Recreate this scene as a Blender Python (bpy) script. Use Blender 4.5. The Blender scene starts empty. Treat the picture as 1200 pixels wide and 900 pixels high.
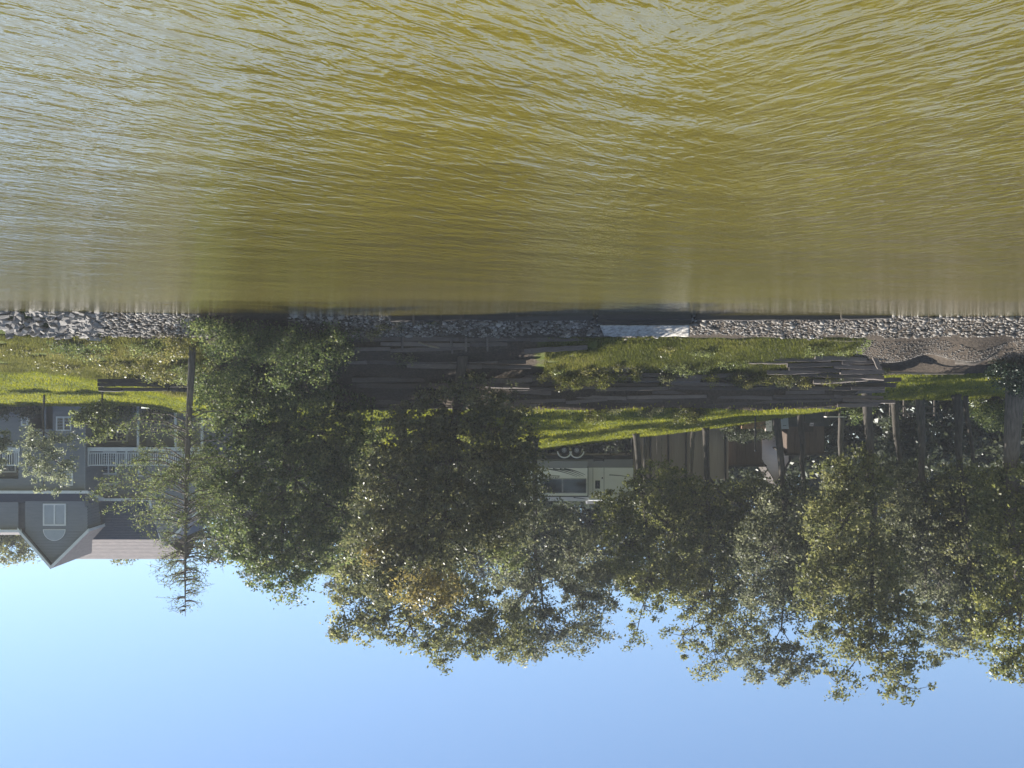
import bpy, math, random
import numpy as np
from mathutils import Matrix, Vector

# ------------------------------------------------------------------ camera, sky, sun, exposure
F = 1300.0            # focal length in pixels of the 1200 px wide photograph
CAM_H = 3.2           # metres above the water
HOR = 458.0           # image row of the horizon (the photograph hangs upside down)
SC = bpy.context.scene
cam_data = bpy.data.cameras.new("camera")
cam_data.sensor_width = 36.0
cam_data.lens = 36.0 * F / 1200.0
cam_data.clip_end = 5000.0
cam = bpy.data.objects.new("camera", cam_data)
SC.collection.objects.link(cam)
cam.matrix_world = (Matrix.Translation((0, 0, CAM_H)) @
                    Matrix.Rotation(math.radians(90) - math.atan(8 / F), 4, 'X') @
                    Matrix.Rotation(math.pi, 4, 'Z'))
SC.camera = cam

SUN_EL, SUN_AZ = math.radians(46), math.radians(60)      # azimuth clockwise from +Y
world = bpy.data.worlds.new("World")
SC.world = world
world.use_nodes = True
wn = world.node_tree
wn.nodes.clear()
sky = wn.nodes.new("ShaderNodeTexSky")
sky.sky_type = 'NISHITA'
sky.sun_disc = False
sky.sun_elevation = SUN_EL
sky.sun_rotation = SUN_AZ
sky.air_density = 1.0
sky.altitude = 1200.0
sky.dust_density = 0.0
sky.ozone_density = 2.0
bg = wn.nodes.new("ShaderNodeBackground")
bg.inputs['Strength'].default_value = 0.063
wo = wn.nodes.new("ShaderNodeOutputWorld")
wn.links.new(sky.outputs[0], bg.inputs[0])
wn.links.new(bg.outputs[0], wo.inputs[0])

sl = bpy.data.lights.new("sun", 'SUN')
sl.energy = 5.0
sl.angle = math.radians(0.5)
sl.color = (1.0, 0.95, 0.86)
sun = bpy.data.objects.new("sun", sl)
SC.collection.objects.link(sun)
sdir = Vector((math.sin(SUN_AZ) * math.cos(SUN_EL), math.cos(SUN_AZ) * math.cos(SUN_EL), math.sin(SUN_EL)))
sun.rotation_euler = sdir.to_track_quat('Z', 'Y').to_euler()
sun.location = sdir * 200

SC.view_settings.view_transform = 'Standard'
SC.view_settings.look = 'None'
SC.view_settings.gamma = 1.0
SC.cycles.diffuse_bounces = 8
SC.view_settings.exposure = 1.4

rng = np.random.default_rng(11)
rnd = random.Random(5)
COL = SC.collection

# ------------------------------------------------------------------ helpers
def hx(x, Y): return (600.0 - x) / F * Y
def hz(y, Y): return CAM_H + (y - HOR) / F * Y
def W(x, y, Y): return np.array((hx(x, Y), Y, hz(y, Y)))

ORG = {}
def empty(name, loc, label=None, cat=None, group=None, kind=None):
    o = bpy.data.objects.new(name, None)
    o.empty_display_size = 0.2
    COL.objects.link(o)
    o.location = Vector([float(v) for v in loc])
    ORG[o.name] = np.array(loc, float)
    tag(o, label, cat, group, kind)
    return o
def tag(o, label=None, cat=None, group=None, kind=None):
    if label: o["label"] = label
    if cat: o["category"] = cat
    if group: o["group"] = group
    if kind: o["kind"] = kind
    return o
def link(name, me, parent=None, loc=None):
    o = bpy.data.objects.new(name, me)
    COL.objects.link(o)
    if parent is not None: o.parent = parent
    if loc is not None: o.location = Vector([float(v) for v in loc])
    ORG[o.name] = ORG[parent.name] if parent is not None else np.array(loc if loc is not None else (0, 0, 0), float)
    return o
def np_mesh(name, V, Fc, mat, attr=None, smooth=False):
    """V (n,3); Fc (m,k) all of one size; attr: dict name -> per-point floats"""
    V = np.asarray(V, np.float32); Fc = np.asarray(Fc, np.int32)
    me = bpy.data.meshes.new(name)
    me.vertices.add(len(V)); me.vertices.foreach_set('co', V.ravel())
    m, k = Fc.shape
    me.loops.add(m * k); me.loops.foreach_set('vertex_index', Fc.ravel())
    me.polygons.add(m)
    me.polygons.foreach_set('loop_start', np.arange(0, m * k, k, dtype=np.int32))
    me.polygons.foreach_set('loop_total', np.full(m, k, np.int32))
    if smooth: me.polygons.foreach_set('use_smooth', np.ones(m, bool))
    me.update(calc_edges=True)
    for n_, a in (attr or {}).items():
        at = me.attributes.new(n_, 'FLOAT', 'POINT')
        at.data.foreach_set('value', np.asarray(a, np.float32))
    if mat: me.materials.append(mat)
    return me

class MB:
    def __init__(s): s.v = []; s.f = []
    def add(s, vs, fs):
        b = len(s.v); s.v += [tuple(float(c) for c in p) for p in vs]
        s.f += [tuple(b + i for i in f) for f in fs]; return s
    def box(s, x0, x1, y0, y1, z0, z1, bev=0.0):
        x0, x1 = min(x0, x1), max(x0, x1); y0, y1 = min(y0, y1), max(y0, y1); z0, z1 = min(z0, z1), max(z0, z1)
        if bev <= 0:
            return s.add([(x, y, z) for x in (x0, x1) for y in (y0, y1) for z in (z0, z1)],
                         [(0, 1, 3, 2), (4, 6, 7, 5), (0, 4, 5, 1), (2, 3, 7, 6), (0, 2, 6, 4), (1, 5, 7, 3)])
        b = bev
        # vertical-edge chamfer, extruded
        ring = [(x0 + b, y0), (x1 - b, y0), (x1, y0 + b), (x1, y1 - b), (x1 - b, y1), (x0 + b, y1), (x0, y1 - b), (x0, y0 + b)]
        vs = [(x, y, z0) for x, y in ring] + [(x, y, z1) for x, y in ring]
        fs = [(i, (i + 1) % 8, 8 + (i + 1) % 8, 8 + i) for i in range(8)] + [tuple(range(7, -1, -1)), tuple(range(8, 16))]
        return s.add(vs, fs)
    def quad(s, *p): return s.add(p, [tuple(range(len(p)))])
    def prism(s, pts, y0, y1):
        """polygon of (x,z) extruded from y0 to y1"""
        n = len(pts)
        vs = [(x, y0, z) for x, z in pts] + [(x, y1, z) for x, z in pts]
        return s.add(vs, [tuple(range(n)), tuple(range(2 * n - 1, n - 1, -1))] +
                     [((i + 1) % n, i, n + i, n + (i + 1) % n) for i in range(n)])
    def tube(s, pts, radii, n=6, cap=True):
        pts = [np.asarray(p, float) for p in pts]; b = len(s.v); k = len(pts)
        if np.isscalar(radii): radii = [radii] * k
        for i, p in enumerate(pts):
            t = pts[min(i + 1, k - 1)] - pts[max(i - 1, 0)]
            t = t / (np.linalg.norm(t) + 1e-9)
            a = np.cross(t, (0.31, 0.95, 0.05) if abs(t[1]) < 0.9 else (1, 0, 0)); a /= np.linalg.norm(a) + 1e-9
            c = np.cross(t, a)
            for j in range(n):
                w = 2 * math.pi * j / n
                q = p + radii[i] * (math.cos(w) * a + math.sin(w) * c)
                s.v.append((float(q[0]), float(q[1]), float(q[2])))
        for i in range(k - 1):
            for j in range(n):
                s.f.append((b + i * n + j, b + i * n + (j + 1) % n, b + (i + 1) * n + (j + 1) % n, b + (i + 1) * n + j))
        if cap:
            s.f.append(tuple(b + j for j in range(n - 1, -1, -1)))
            s.f.append(tuple(b + (k - 1) * n + j for j in range(n)))
        return s
    def mesh(s, name, mat, off=(0, 0, 0), smooth=False):
        me = bpy.data.meshes.new(name)
        o = np.asarray(off, float)
        me.from_pydata([tuple(np.asarray(p) - o) for p in s.v], [], s.f)
        if smooth: me.polygons.foreach_set('use_smooth', np.ones(len(me.polygons), bool))
        me.update()
        if mat: me.materials.append(mat)
        return me
    def build(s, name, mat, parent=None, smooth=False, loc=None, label=None):
        if parent is not None:
            o = link(name, s.mesh(name, mat, ORG[parent.name], smooth), parent)
        else:
            l = np.asarray(loc if loc is not None else (0, 0, 0), float)
            o = link(name, s.mesh(name, mat, l, smooth), None, l)
        if label: o["label"] = label
        return o

# ------------------------------------------------------------------ materials
def new_mat(name):
    m = bpy.data.materials.new(name); m.use_nodes = True
    nt = m.node_tree; nt.nodes.clear()
    return m, nt, nt.nodes.new("ShaderNodeOutputMaterial")
def nd(nt, t, **kw):
    n = nt.nodes.new(t)
    for k, v in kw.items():
        if k in n.inputs: n.inputs[k].default_value = v
        else: setattr(n, k, v)
    return n
def ramp(nt, stops):
    r = nt.nodes.new("ShaderNodeValToRGB")
    e = r.color_ramp.elements
    while len(e) < len(stops): e.new(0.5)
    for i, (p, c) in enumerate(stops):
        e[i].position = p; e[i].color = (*c, 1)
    return r
def simple(name, c1, c2=None, scale=8.0, stretch=(1, 1, 1), rough=0.7, bump=0.0, bscale=30.0, metallic=0.0, spec=0.5, objvar=0.0):
    m, nt, out = new_mat(name)
    p = nd(nt, "ShaderNodeBsdfPrincipled", Roughness=rough, Metallic=metallic)
    p.inputs['Specular IOR Level'].default_value = spec
    tc = nd(nt, "ShaderNodeTexCoord"); mp = nd(nt, "ShaderNodeMapping"); mp.inputs['Scale'].default_value = stretch
    nt.links.new(tc.outputs['Object'], mp.inputs[0])
    n1 = nd(nt, "ShaderNodeTexNoise", Scale=scale, Detail=5.0, Roughness=0.65)
    nt.links.new(mp.outputs[0], n1.inputs[0])
    r = ramp(nt, [(0.3, c1), (0.7, c2 or c1)])
    nt.links.new(n1.outputs[0], r.inputs[0])
    col = r.outputs[0]
    if objvar:
        oi = nd(nt, "ShaderNodeObjectInfo")
        mr = nd(nt, "ShaderNodeMapRange"); mr.inputs[3].default_value = 1 - objvar; mr.inputs[4].default_value = 1 + objvar
        nt.links.new(oi.outputs['Random'], mr.inputs[0])
        hs = nd(nt, "ShaderNodeHueSaturation")
        nt.links.new(col, hs.inputs['Color']); nt.links.new(mr.outputs[0], hs.inputs['Value'])
        col = hs.outputs[0]
    nt.links.new(col, p.inputs['Base Color'])
    if bump:
        n2 = nd(nt, "ShaderNodeTexNoise", Scale=bscale, Detail=4.0)
        nt.links.new(mp.outputs[0], n2.inputs[0])
        b = nd(nt, "ShaderNodeBump", Strength=1.0, Distance=bump)
        nt.links.new(n2.outputs[0], b.inputs['Height']); nt.links.new(b.outputs[0], p.inputs['Normal'])
    nt.links.new(p.outputs[0], out.inputs[0])
    return m
def leaf_mat(name, dark, mid, light, transl=0.35, rough=0.42, spec=0.5):
    m, nt, out = new_mat(name)
    at = nd(nt, "ShaderNodeAttribute", attribute_name='tint')
    r = ramp(nt, [(0.05, dark), (0.5, mid), (0.95, light)])
    nt.links.new(at.outputs['Fac'], r.inputs[0])
    p = nd(nt, "ShaderNodeBsdfPrincipled", Roughness=rough); p.inputs['Specular IOR Level'].default_value = spec
    t = nd(nt, "ShaderNodeBsdfTranslucent")
    hs = nd(nt, "ShaderNodeHueSaturation", Saturation=1.1, Value=1.5)
    nt.links.new(r.outputs[0], p.inputs['Base Color']); nt.links.new(r.outputs[0], hs.inputs['Color'])
    nt.links.new(hs.outputs[0], t.inputs[0])
    mx = nd(nt, "ShaderNodeMixShader", Fac=transl)
    nt.links.new(p.outputs[0], mx.inputs[1]); nt.links.new(t.outputs[0], mx.inputs[2])
    nt.links.new(mx.outputs[0], out.inputs[0])
    return m

M = {}
M['oak'] = leaf_mat('oak_leaf', (0.065, 0.075, 0.03), (0.14, 0.145, 0.058), (0.27, 0.255, 0.115), transl=0.55, rough=0.5, spec=0.4)
M['alder'] = leaf_mat('alder_leaf', (0.045, 0.066, 0.028), (0.10, 0.128, 0.048), (0.22, 0.235, 0.09), transl=0.5, rough=0.5, spec=0.4)
M['cedar'] = leaf_mat('cedar_leaf', (0.055, 0.065, 0.034), (0.11, 0.114, 0.056), (0.20, 0.19, 0.085), transl=0.5)
M['grey'] = leaf_mat('grey_leaf', (0.065, 0.072, 0.042), (0.13, 0.138, 0.08), (0.25, 0.25, 0.155), transl=0.5, rough=0.5, spec=0.4)
M['olive'] = leaf_mat('olive_leaf', (0.065, 0.073, 0.024), (0.14, 0.148, 0.05), (0.27, 0.265, 0.10), transl=0.55, rough=0.4)
M['autumn'] = leaf_mat('autumn_leaf', (0.085, 0.075, 0.028), (0.165, 0.14, 0.05), (0.26, 0.21, 0.085), transl=0.5)
M['fresh'] = leaf_mat('fresh_leaf', (0.07, 0.085, 0.03), (0.13, 0.15, 0.06), (0.22, 0.235, 0.10), transl=0.55)
M['pale'] = leaf_mat('pale_leaf', (0.10, 0.115, 0.065), (0.18, 0.20, 0.12), (0.30, 0.31, 0.20), transl=0.5)
M['deep'] = leaf_mat('deep_leaf', (0.03, 0.038, 0.022), (0.055, 0.066, 0.038), (0.10, 0.11, 0.06), transl=0.4)
M['ever'] = leaf_mat('evergreen_leaf', (0.010, 0.022, 0.010), (0.018, 0.036, 0.016), (0.04, 0.06, 0.025), transl=0.12)
M['blade'] = leaf_mat('grass_blade', (0.10, 0.11, 0.018), (0.19, 0.20, 0.028), (0.28, 0.26, 0.05), transl=0.5, rough=0.5)
M['turf'] = leaf_mat('turf_blade', (0.055, 0.065, 0.018), (0.12, 0.13, 0.03), (0.22, 0.20, 0.07), transl=0.45, rough=0.5)
M['weed'] = leaf_mat('weed_leaf', (0.07, 0.075, 0.02), (0.13, 0.13, 0.04), (0.26, 0.23, 0.10), transl=0.45)
M['bark'] = simple('bark', (0.035, 0.028, 0.022), (0.10, 0.085, 0.07), 3, (4, 4, 0.7), 0.9, 0.03, 9)
M['bark_pale'] = simple('pale_bark', (0.06, 0.052, 0.043), (0.16, 0.14, 0.12), 3, (4, 4, 0.7), 0.9, 0.03, 9)
M['timber'] = simple('weathered_timber', (0.03, 0.025, 0.022), (0.19, 0.16, 0.142), 3, (0.9, 14, 14), 0.85, 0.012, 5, objvar=0.45)
M['timber_dark'] = simple('dark_timber', (0.018, 0.015, 0.014), (0.06, 0.052, 0.046), 3, (0.8, 9, 9), 0.7, 0.012, 5, objvar=0.3)  # darker timber, for the water edging and the step on the slope
M['stone'] = simple('shore_stone', (0.13, 0.12, 0.11), (0.30, 0.28, 0.26), 1.6, (1, 1, 1), 0.85, 0.02, 14, objvar=0.25)
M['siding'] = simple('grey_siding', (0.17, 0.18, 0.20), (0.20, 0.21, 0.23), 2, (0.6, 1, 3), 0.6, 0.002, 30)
M['siding_shaded'] = simple('shaded_siding', (0.13, 0.14, 0.16), (0.16, 0.165, 0.185), 2, (0.6, 1, 3), 0.6)  # siding copy with recess and soffit shade put into its colour
M['trim'] = simple('white_trim', (0.62, 0.63, 0.65), (0.72, 0.72, 0.73), 3, rough=0.45)
M['slate'] = simple('dark_slate_roof', (0.035, 0.042, 0.06), (0.06, 0.068, 0.09), 4, (1, 1, 6), 0.6, 0.01, 6)
M['fence'] = simple('tan_boards', (0.30, 0.245, 0.20), (0.38, 0.315, 0.26), 2, (6, 1, 0.6), 0.8, 0.002, 10, objvar=0.05)
M['fence_post'] = simple('dark_post', (0.04, 0.032, 0.027), (0.07, 0.058, 0.05), 3, rough=0.85)
M['rv_white'] = simple('rv_cream_panel', (0.78, 0.77, 0.75), (0.84, 0.83, 0.81), 0.7, rough=0.3)
M['rv_grey'] = simple('rv_grey_skirt', (0.20, 0.20, 0.21), (0.24, 0.24, 0.25), 1.0, rough=0.35)
M['black'] = simple('black_metal', (0.012, 0.012, 0.014), (0.03, 0.03, 0.034), 4, rough=0.5)
M['rubber'] = simple('tyre_rubber', (0.012, 0.012, 0.012), (0.028, 0.027, 0.026), 9, rough=0.85)
M['rim'] = simple('steel_rim', (0.12, 0.12, 0.125), (0.20, 0.20, 0.21), 5, rough=0.3, metallic=0.8)
M['decal'] = simple('dark_decal', (0.02, 0.021, 0.026), (0.035, 0.035, 0.042), 2, rough=0.4)
M['pale_wall'] = simple('pale_cabin_wall', (0.74, 0.66, 0.63), (0.82, 0.74, 0.70), 1.5, (1, 1, 4), 0.7)
M['brick'] = simple('orange_wall', (0.22, 0.13, 0.08), (0.33, 0.21, 0.13), 5, rough=0.85, bump=0.01)
M['plastic'] = simple('bleached_sheet', (0.16, 0.145, 0.125), (0.55, 0.52, 0.475), 2.2, (2.5, 3, 1), 0.8, 0.012, 4, spec=0.2)
M['bag'] = simple('dark_bin', (0.02, 0.022, 0.028), (0.045, 0.048, 0.06), 3, rough=0.5)
M['dry'] = simple('dry_stem', (0.16, 0.13, 0.09), (0.26, 0.22, 0.16), 5, rough=0.9)

def glass_mat():
    m, nt, out = new_mat('window_glass')
    p = nd(nt, "ShaderNodeBsdfPrincipled", Roughness=0.04); p.inputs['Base Color'].default_value = (0.02, 0.025, 0.032, 1)
    p.inputs['Specular IOR Level'].default_value = 0.4
    nt.links.new(p.outputs[0], out.inputs[0]); return m
M['glass'] = glass_mat()
M['blind'] = simple('pale_blind', (0.30, 0.33, 0.38), (0.36, 0.39, 0.44), 2, rough=0.3)

def shingle_mat():
    m, nt, out = new_mat('asphalt_shingle')
    tc = nd(nt, "ShaderNodeTexCoord")
    vo = nd(nt, "ShaderNodeTexNoise", Scale=1.6, Detail=6.0, Roughness=0.8)
    mp = nd(nt, "ShaderNodeMapping"); mp.inputs['Scale'].default_value = (1.4, 1.4, 5)
    nt.links.new(tc.outputs['Object'], mp.inputs[0]); nt.links.new(mp.outputs[0], vo.inputs[0])
    r = ramp(nt, [(0.3, (0.065, 0.058, 0.06)), (0.52, (0.11, 0.096, 0.097)), (0.72, (0.17, 0.14, 0.138))])
    nt.links.new(vo.outputs[0], r.inputs[0])
    p = nd(nt, "ShaderNodeBsdfPrincipled", Roughness=0.9)
    nt.links.new(r.outputs[0], p.inputs['Base Color'])
    nt.links.new(p.outputs[0], out.inputs[0]); return m
M['shingle'] = shingle_mat()

def ground_mat():
    m, nt, out = new_mat('bank_ground')
    tc = nd(nt, "ShaderNodeTexCoord")
    n1 = nd(nt, "ShaderNodeTexNoise", Scale=0.7, Detail=6.0, Roughness=0.7)
    n2 = nd(nt, "ShaderNodeTexNoise", Scale=9.0, Detail=5.0, Roughness=0.7)
    nt.links.new(tc.outputs['Object'], n1.inputs[0]); nt.links.new(tc.outputs['Object'], n2.inputs[0])
    g = ramp(nt, [(0.3, (0.045, 0.062, 0.014)), (0.55, (0.085, 0.105, 0.02)), (0.75, (0.125, 0.125, 0.035))])
    d = ramp(nt, [(0.3, (0.040, 0.031, 0.024)), (0.6, (0.085, 0.068, 0.053)), (0.8, (0.15, 0.125, 0.10))])
    nt.links.new(n1.outputs[0], g.inputs[0]); nt.links.new(n2.outputs[0], d.inputs[0])
    at = nd(nt, "ShaderNodeAttribute", attribute_name='dirt')
    ad = nd(nt, "ShaderNodeMath", operation='ADD'); nt.links.new(at.outputs['Fac'], ad.inputs[0])
    s = nd(nt, "ShaderNodeMath", operation='MULTIPLY_ADD'); s.inputs[1].default_value = 1.2; s.inputs[2].default_value = -0.6
    nt.links.new(n1.outputs[0], s.inputs[0]); nt.links.new(s.outputs[0], ad.inputs[1])
    c = nd(nt, "ShaderNodeMapRange"); c.inputs[1].default_value = 0.35; c.inputs[2].default_value = 0.65
    nt.links.new(ad.outputs[0], c.inputs[0])
    mx = nd(nt, "ShaderNodeMix", data_type='RGBA')
    nt.links.new(c.outputs[0], mx.inputs[0]); nt.links.new(g.outputs[0], mx.inputs[6]); nt.links.new(d.outputs[0], mx.inputs[7])
    p = nd(nt, "ShaderNodeBsdfPrincipled", Roughness=0.95); p.inputs['Specular IOR Level'].default_value = 0.15
    nt.links.new(mx.outputs[2], p.inputs['Base Color'])
    b = nd(nt, "ShaderNodeBump", Strength=1.0, Distance=0.05)
    nt.links.new(n2.outputs[0], b.inputs['Height']); nt.links.new(b.outputs[0], p.inputs['Normal'])
    nt.links.new(p.outputs[0], out.inputs[0]); return m
M['ground'] = ground_mat()

def water_mat():
    m, nt, out = new_mat('murky_water')
    tc = nd(nt, "ShaderNodeTexCoord")
    sep = nd(nt, "ShaderNodeSeparateXYZ"); nt.links.new(tc.outputs['Object'], sep.inputs[0])
    def train(rot, sx, sy, detail, warp=0.0):
        mp = nd(nt, "ShaderNodeMapping", vector_type='POINT'); mp.inputs['Rotation'].default_value = (0, 0, rot)
        nt.links.new(tc.outputs['Object'], mp.inputs[0])
        m2 = nd(nt, "ShaderNodeMapping"); m2.inputs['Scale'].default_value = (sx, sy, 1)
        nt.links.new(mp.outputs[0], m2.inputs[0])
        n = nd(nt, "ShaderNodeTexNoise", Scale=1.0, Detail=detail, Roughness=0.45, Distortion=warp)
        nt.links.new(m2.outputs[0], n.inputs[0]); return n.outputs[0]
    def mul(a, k):
        n = nd(nt, "ShaderNodeMath", operation='MULTIPLY'); nt.links.new(a, n.inputs[0])
        if isinstance(k, float): n.inputs[1].default_value = k
        else: nt.links.new(k, n.inputs[1])
        return n.outputs[0]
    def add(a, b):
        n = nd(nt, "ShaderNodeMath", operation='ADD'); nt.links.new(a, n.inputs[0]); nt.links.new(b, n.inputs[1]); return n.outputs[0]
    A = add(mul(train(math.radians(56), 1.6, 4.2, 2.0, 0.8), 0.032), mul(train(math.radians(48), 5.0, 12.0, 2.0, 0.6), 0.0080))
    B = add(mul(train(math.radians(-54), 1.6, 4.2, 2.0, 0.8), 0.032), mul(train(math.radians(-46), 5.0, 12.0, 2.0, 0.6), 0.0080))
    # the two ripple trains meet along a slanting line on the lake
    ln = add(sep.outputs['X'], mul(sep.outputs['Y'], 0.22))
    bl = nd(nt, "ShaderNodeMapRange"); bl.interpolation_type = 'SMOOTHSTEP'
    bl.inputs[1].default_value = -1.2; bl.inputs[2].default_value = 1.6; nt.links.new(ln, bl.inputs[0])
    inv = nd(nt, "ShaderNodeMath", operation='SUBTRACT'); inv.inputs[0].default_value = 1.0; nt.links.new(bl.outputs[0], inv.inputs[1])
    hgt = add(mul(A, bl.outputs[0]), mul(B, inv.outputs[0]))
    fine = mul(train(0.1, 9.0, 26.0, 1.0, 0.3), 0.0012)
    hgt = add(hgt, fine)
    hgt = add(hgt, mul(train(0.5, 0.3, 0.8, 2.0), 0.06))
    # sheltered water under the far bank lies calmer
    sh = add(sep.outputs['Y'], mul(train(0.0, 0.12, 0.25, 2.0), 5.0))
    cm = nd(nt, "ShaderNodeMapRange"); cm.interpolation_type = 'SMOOTHSTEP'
    cm.inputs[1].default_value = 40.5; cm.inputs[2].default_value = 43.5; cm.inputs[3].default_value = 1.0; cm.inputs[4].default_value = 0.55
    nt.links.new(sh, cm.inputs[0])
    hgt = mul(hgt, cm.outputs[0])
    b = nd(nt, "ShaderNodeBump", Strength=1.0, Distance=1.0)
    nt.links.new(hgt, b.inputs['Height'])
    p = nd(nt, "ShaderNodeBsdfPrincipled", Roughness=0.03, IOR=1.4)
    p.inputs['Coat Weight'].default_value = 1.0; p.inputs['Coat Roughness'].default_value = 0.02; p.inputs['Coat IOR'].default_value = 2.0
    nt.links.new(b.outputs[0], p.inputs['Coat Normal'])
    # open water is roughened by the breeze, the near water lies smoother
    ro = nd(nt, "ShaderNodeMapRange"); ro.interpolation_type = 'SMOOTHSTEP'
    ro.inputs[1].default_value = 13.0; ro.inputs[2].default_value = 40.0; ro.inputs[3].default_value = 0.02; ro.inputs[4].default_value = 0.17
    nt.links.new(sep.outputs['Y'], ro.inputs[0])
    cr = nd(nt, "ShaderNodeMapRange"); cr.interpolation_type = 'SMOOTHSTEP'
    cr.inputs[1].default_value = 41.5; cr.inputs[2].default_value = 43.0; cr.inputs[3].default_value = 1.0; cr.inputs[4].default_value = 0.65
    nt.links.new(sh, cr.inputs[0])
    rr = mul(ro.outputs[0], cr.outputs[0])
    nt.links.new(rr, p.inputs['Roughness']); nt.links.new(rr, p.inputs['Coat Roughness'])
    r = ramp(nt, [(0.3, (0.126, 0.104, 0.012)), (0.7, (0.150, 0.125, 0.016))])
    nt.links.new(train(0.2, 0.2, 0.5, 3.0), r.inputs[0])
    nt.links.new(r.outputs[0], p.inputs['Base Color'])
    nt.links.new(b.outputs[0], p.inputs['Normal'])
    nt.links.new(p.outputs[0], out.inputs[0]); return m
M['water'] = water_mat()

# ------------------------------------------------------------------ terrain
# per image column: nodes (Y, z) from the lake bed up to the crest
cols = {
    -160: [(40, -1), (43.0, -.12), (45.0, .85), (49, 1.25), (49.2, 1.3), (57, 2.1), (57.2, 2.15), (71, 4.1), (92, 4.3)],
    0:    [(40, -1), (43.8, -.12), (45.8, .87), (49, 1.3), (49.2, 1.35), (57, 2.2), (57.2, 2.23), (71.5, 4.2), (92, 4.4)],
    105:  [(41, -1), (44.5, -.12), (46.3, .85), (49.2, 1.4), (49.4, 1.5), (54, 2.3), (54.2, 2.5), (72, 4.9), (92, 5.0)],
    180:  [(41, -1), (45.0, -.12), (46.8, .82), (49.5, 1.5), (49.7, 1.6), (54, 2.4), (54.2, 3.2), (73, 5.4), (92, 5.6)],
    300:  [(42, -1), (46.0, -.12), (48.0, .76), (49.5, 1.3), (49.7, 1.6), (54, 2.6), (54.2, 3.3), (74, 6.7), (92, 7.0)],
    500:  [(43, -1), (47.4, -.12), (49.2, .74), (49.45, .75), (49.6, 1.44), (51, 1.9), (54.5, 3.95), (74.5, 7.2), (92, 7.5)],
    640:  [(43, -1), (47.1, -.12), (49.0, .80), (49.3, .85), (49.5, 1.2), (53.1, 2.46), (53.35, 4.05), (75, 7.24), (92, 7.6)],
    840:  [(43, -1), (47.1, -.12), (49.0, .80), (49.3, .9), (49.5, 1.0), (53.1, 2.46), (53.35, 4.08), (72, 6.1), (92, 6.6)],
    1000: [(43, -1), (47.2, -.12), (49.1, .80), (49.4, .9), (49.6, 1.0), (53.1, 2.2), (53.35, 3.9), (68, 4.9), (92, 5.4)],
    1045: [(43, -1), (47.3, -.12), (49.3, .85), (50.0, 1.1), (50.2, 1.2), (53.0, 2.2), (53.3, 2.4), (67, 4.4), (92, 4.9)],
    1200: [(43, -1), (47.5, -.12), (49.5, .92), (50.5, 1.34), (50.7, 1.4), (53, 2.2), (53.3, 2.3), (66, 3.6), (92, 4.2)],
    1400: [(43, -1), (47.8, -.12), (49.8, .92), (50.8, 1.34), (51, 1.4), (53.5, 2.2), (53.8, 2.3), (66, 3.5), (92, 4.0)],
}
ck = sorted(cols, key=lambda x: -x)
CX = np.array([hx(x, 52) for x in ck])
CN = np.array([cols[x] for x in ck])                        # (columns, nodes, 2)
def vnoise(X, Y, s, seed=0):
    X = np.asarray(X, float) / s; Y = np.asarray(Y, float) / s
    xi = np.floor(X).astype(np.int64); yi = np.floor(Y).astype(np.int64)
    fx = X - xi; fy = Y - yi; fx = fx * fx * (3 - 2 * fx); fy = fy * fy * (3 - 2 * fy)
    def h(a, b):
        v = np.sin(a * 127.1 + b * 311.7 + seed * 74.7) * 43758.5453
        return v - np.floor(v)
    return (h(xi, yi) * (1 - fx) + h(xi + 1, yi) * fx) * (1 - fy) + (h(xi, yi + 1) * (1 - fx) + h(xi + 1, yi + 1) * fx) * fy
def ground(X, Y):
    X = np.asarray(X, float); Y = np.asarray(Y, float)
    X, Y = np.broadcast_arrays(X, Y)
    i = np.clip(np.searchsorted(CX, X) - 1, 0, len(CX) - 2)
    t = np.clip((X - CX[i]) / (CX[i + 1] - CX[i]), 0, 1)
    N = CN[i] * (1 - t)[..., None, None] + CN[i + 1] * t[..., None, None]
    z = N[..., 0, 1].copy()
    for k in range(N.shape[-2] - 1):
        y0, z0, y1, z1 = N[..., k, 0], N[..., k, 1], N[..., k + 1, 0], N[..., k + 1, 1]
        u = np.clip((Y - y0) / (y1 - y0), 0, 1)
        z = np.where(Y > y0, z0 + (z1 - z0) * u, z)
    amp = np.clip((Y - 46.5) / 3, 0, 1)
    z = z + amp * ((vnoise(X, Y, 3.1, 1) - .5) * 0.22 + (vnoise(X, Y, 0.9, 2) - .5) * 0.10)
    # spoil heaps at the washed-out end of the bank
    for (hxx, hyy, r, hh) in ((-17.6, 50.4, 1.2, 0.5), (-20.8, 49.9, 1.3, 0.7), (-19.2, 51.9, 0.9, -0.45), (-22.3, 50.2, .5, -0.5)):
        z = z + hh * np.exp(-((X - hxx) ** 2 + ((Y - hyy) * 1.1) ** 2) / (r * r))
    return z
def gz(X, Y): return float(ground(np.array([X]), np.array([Y]))[0])
def on_ground(x, Y): return np.array((hx(x, Y), Y, gz(hx(x, Y), Y)))

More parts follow.
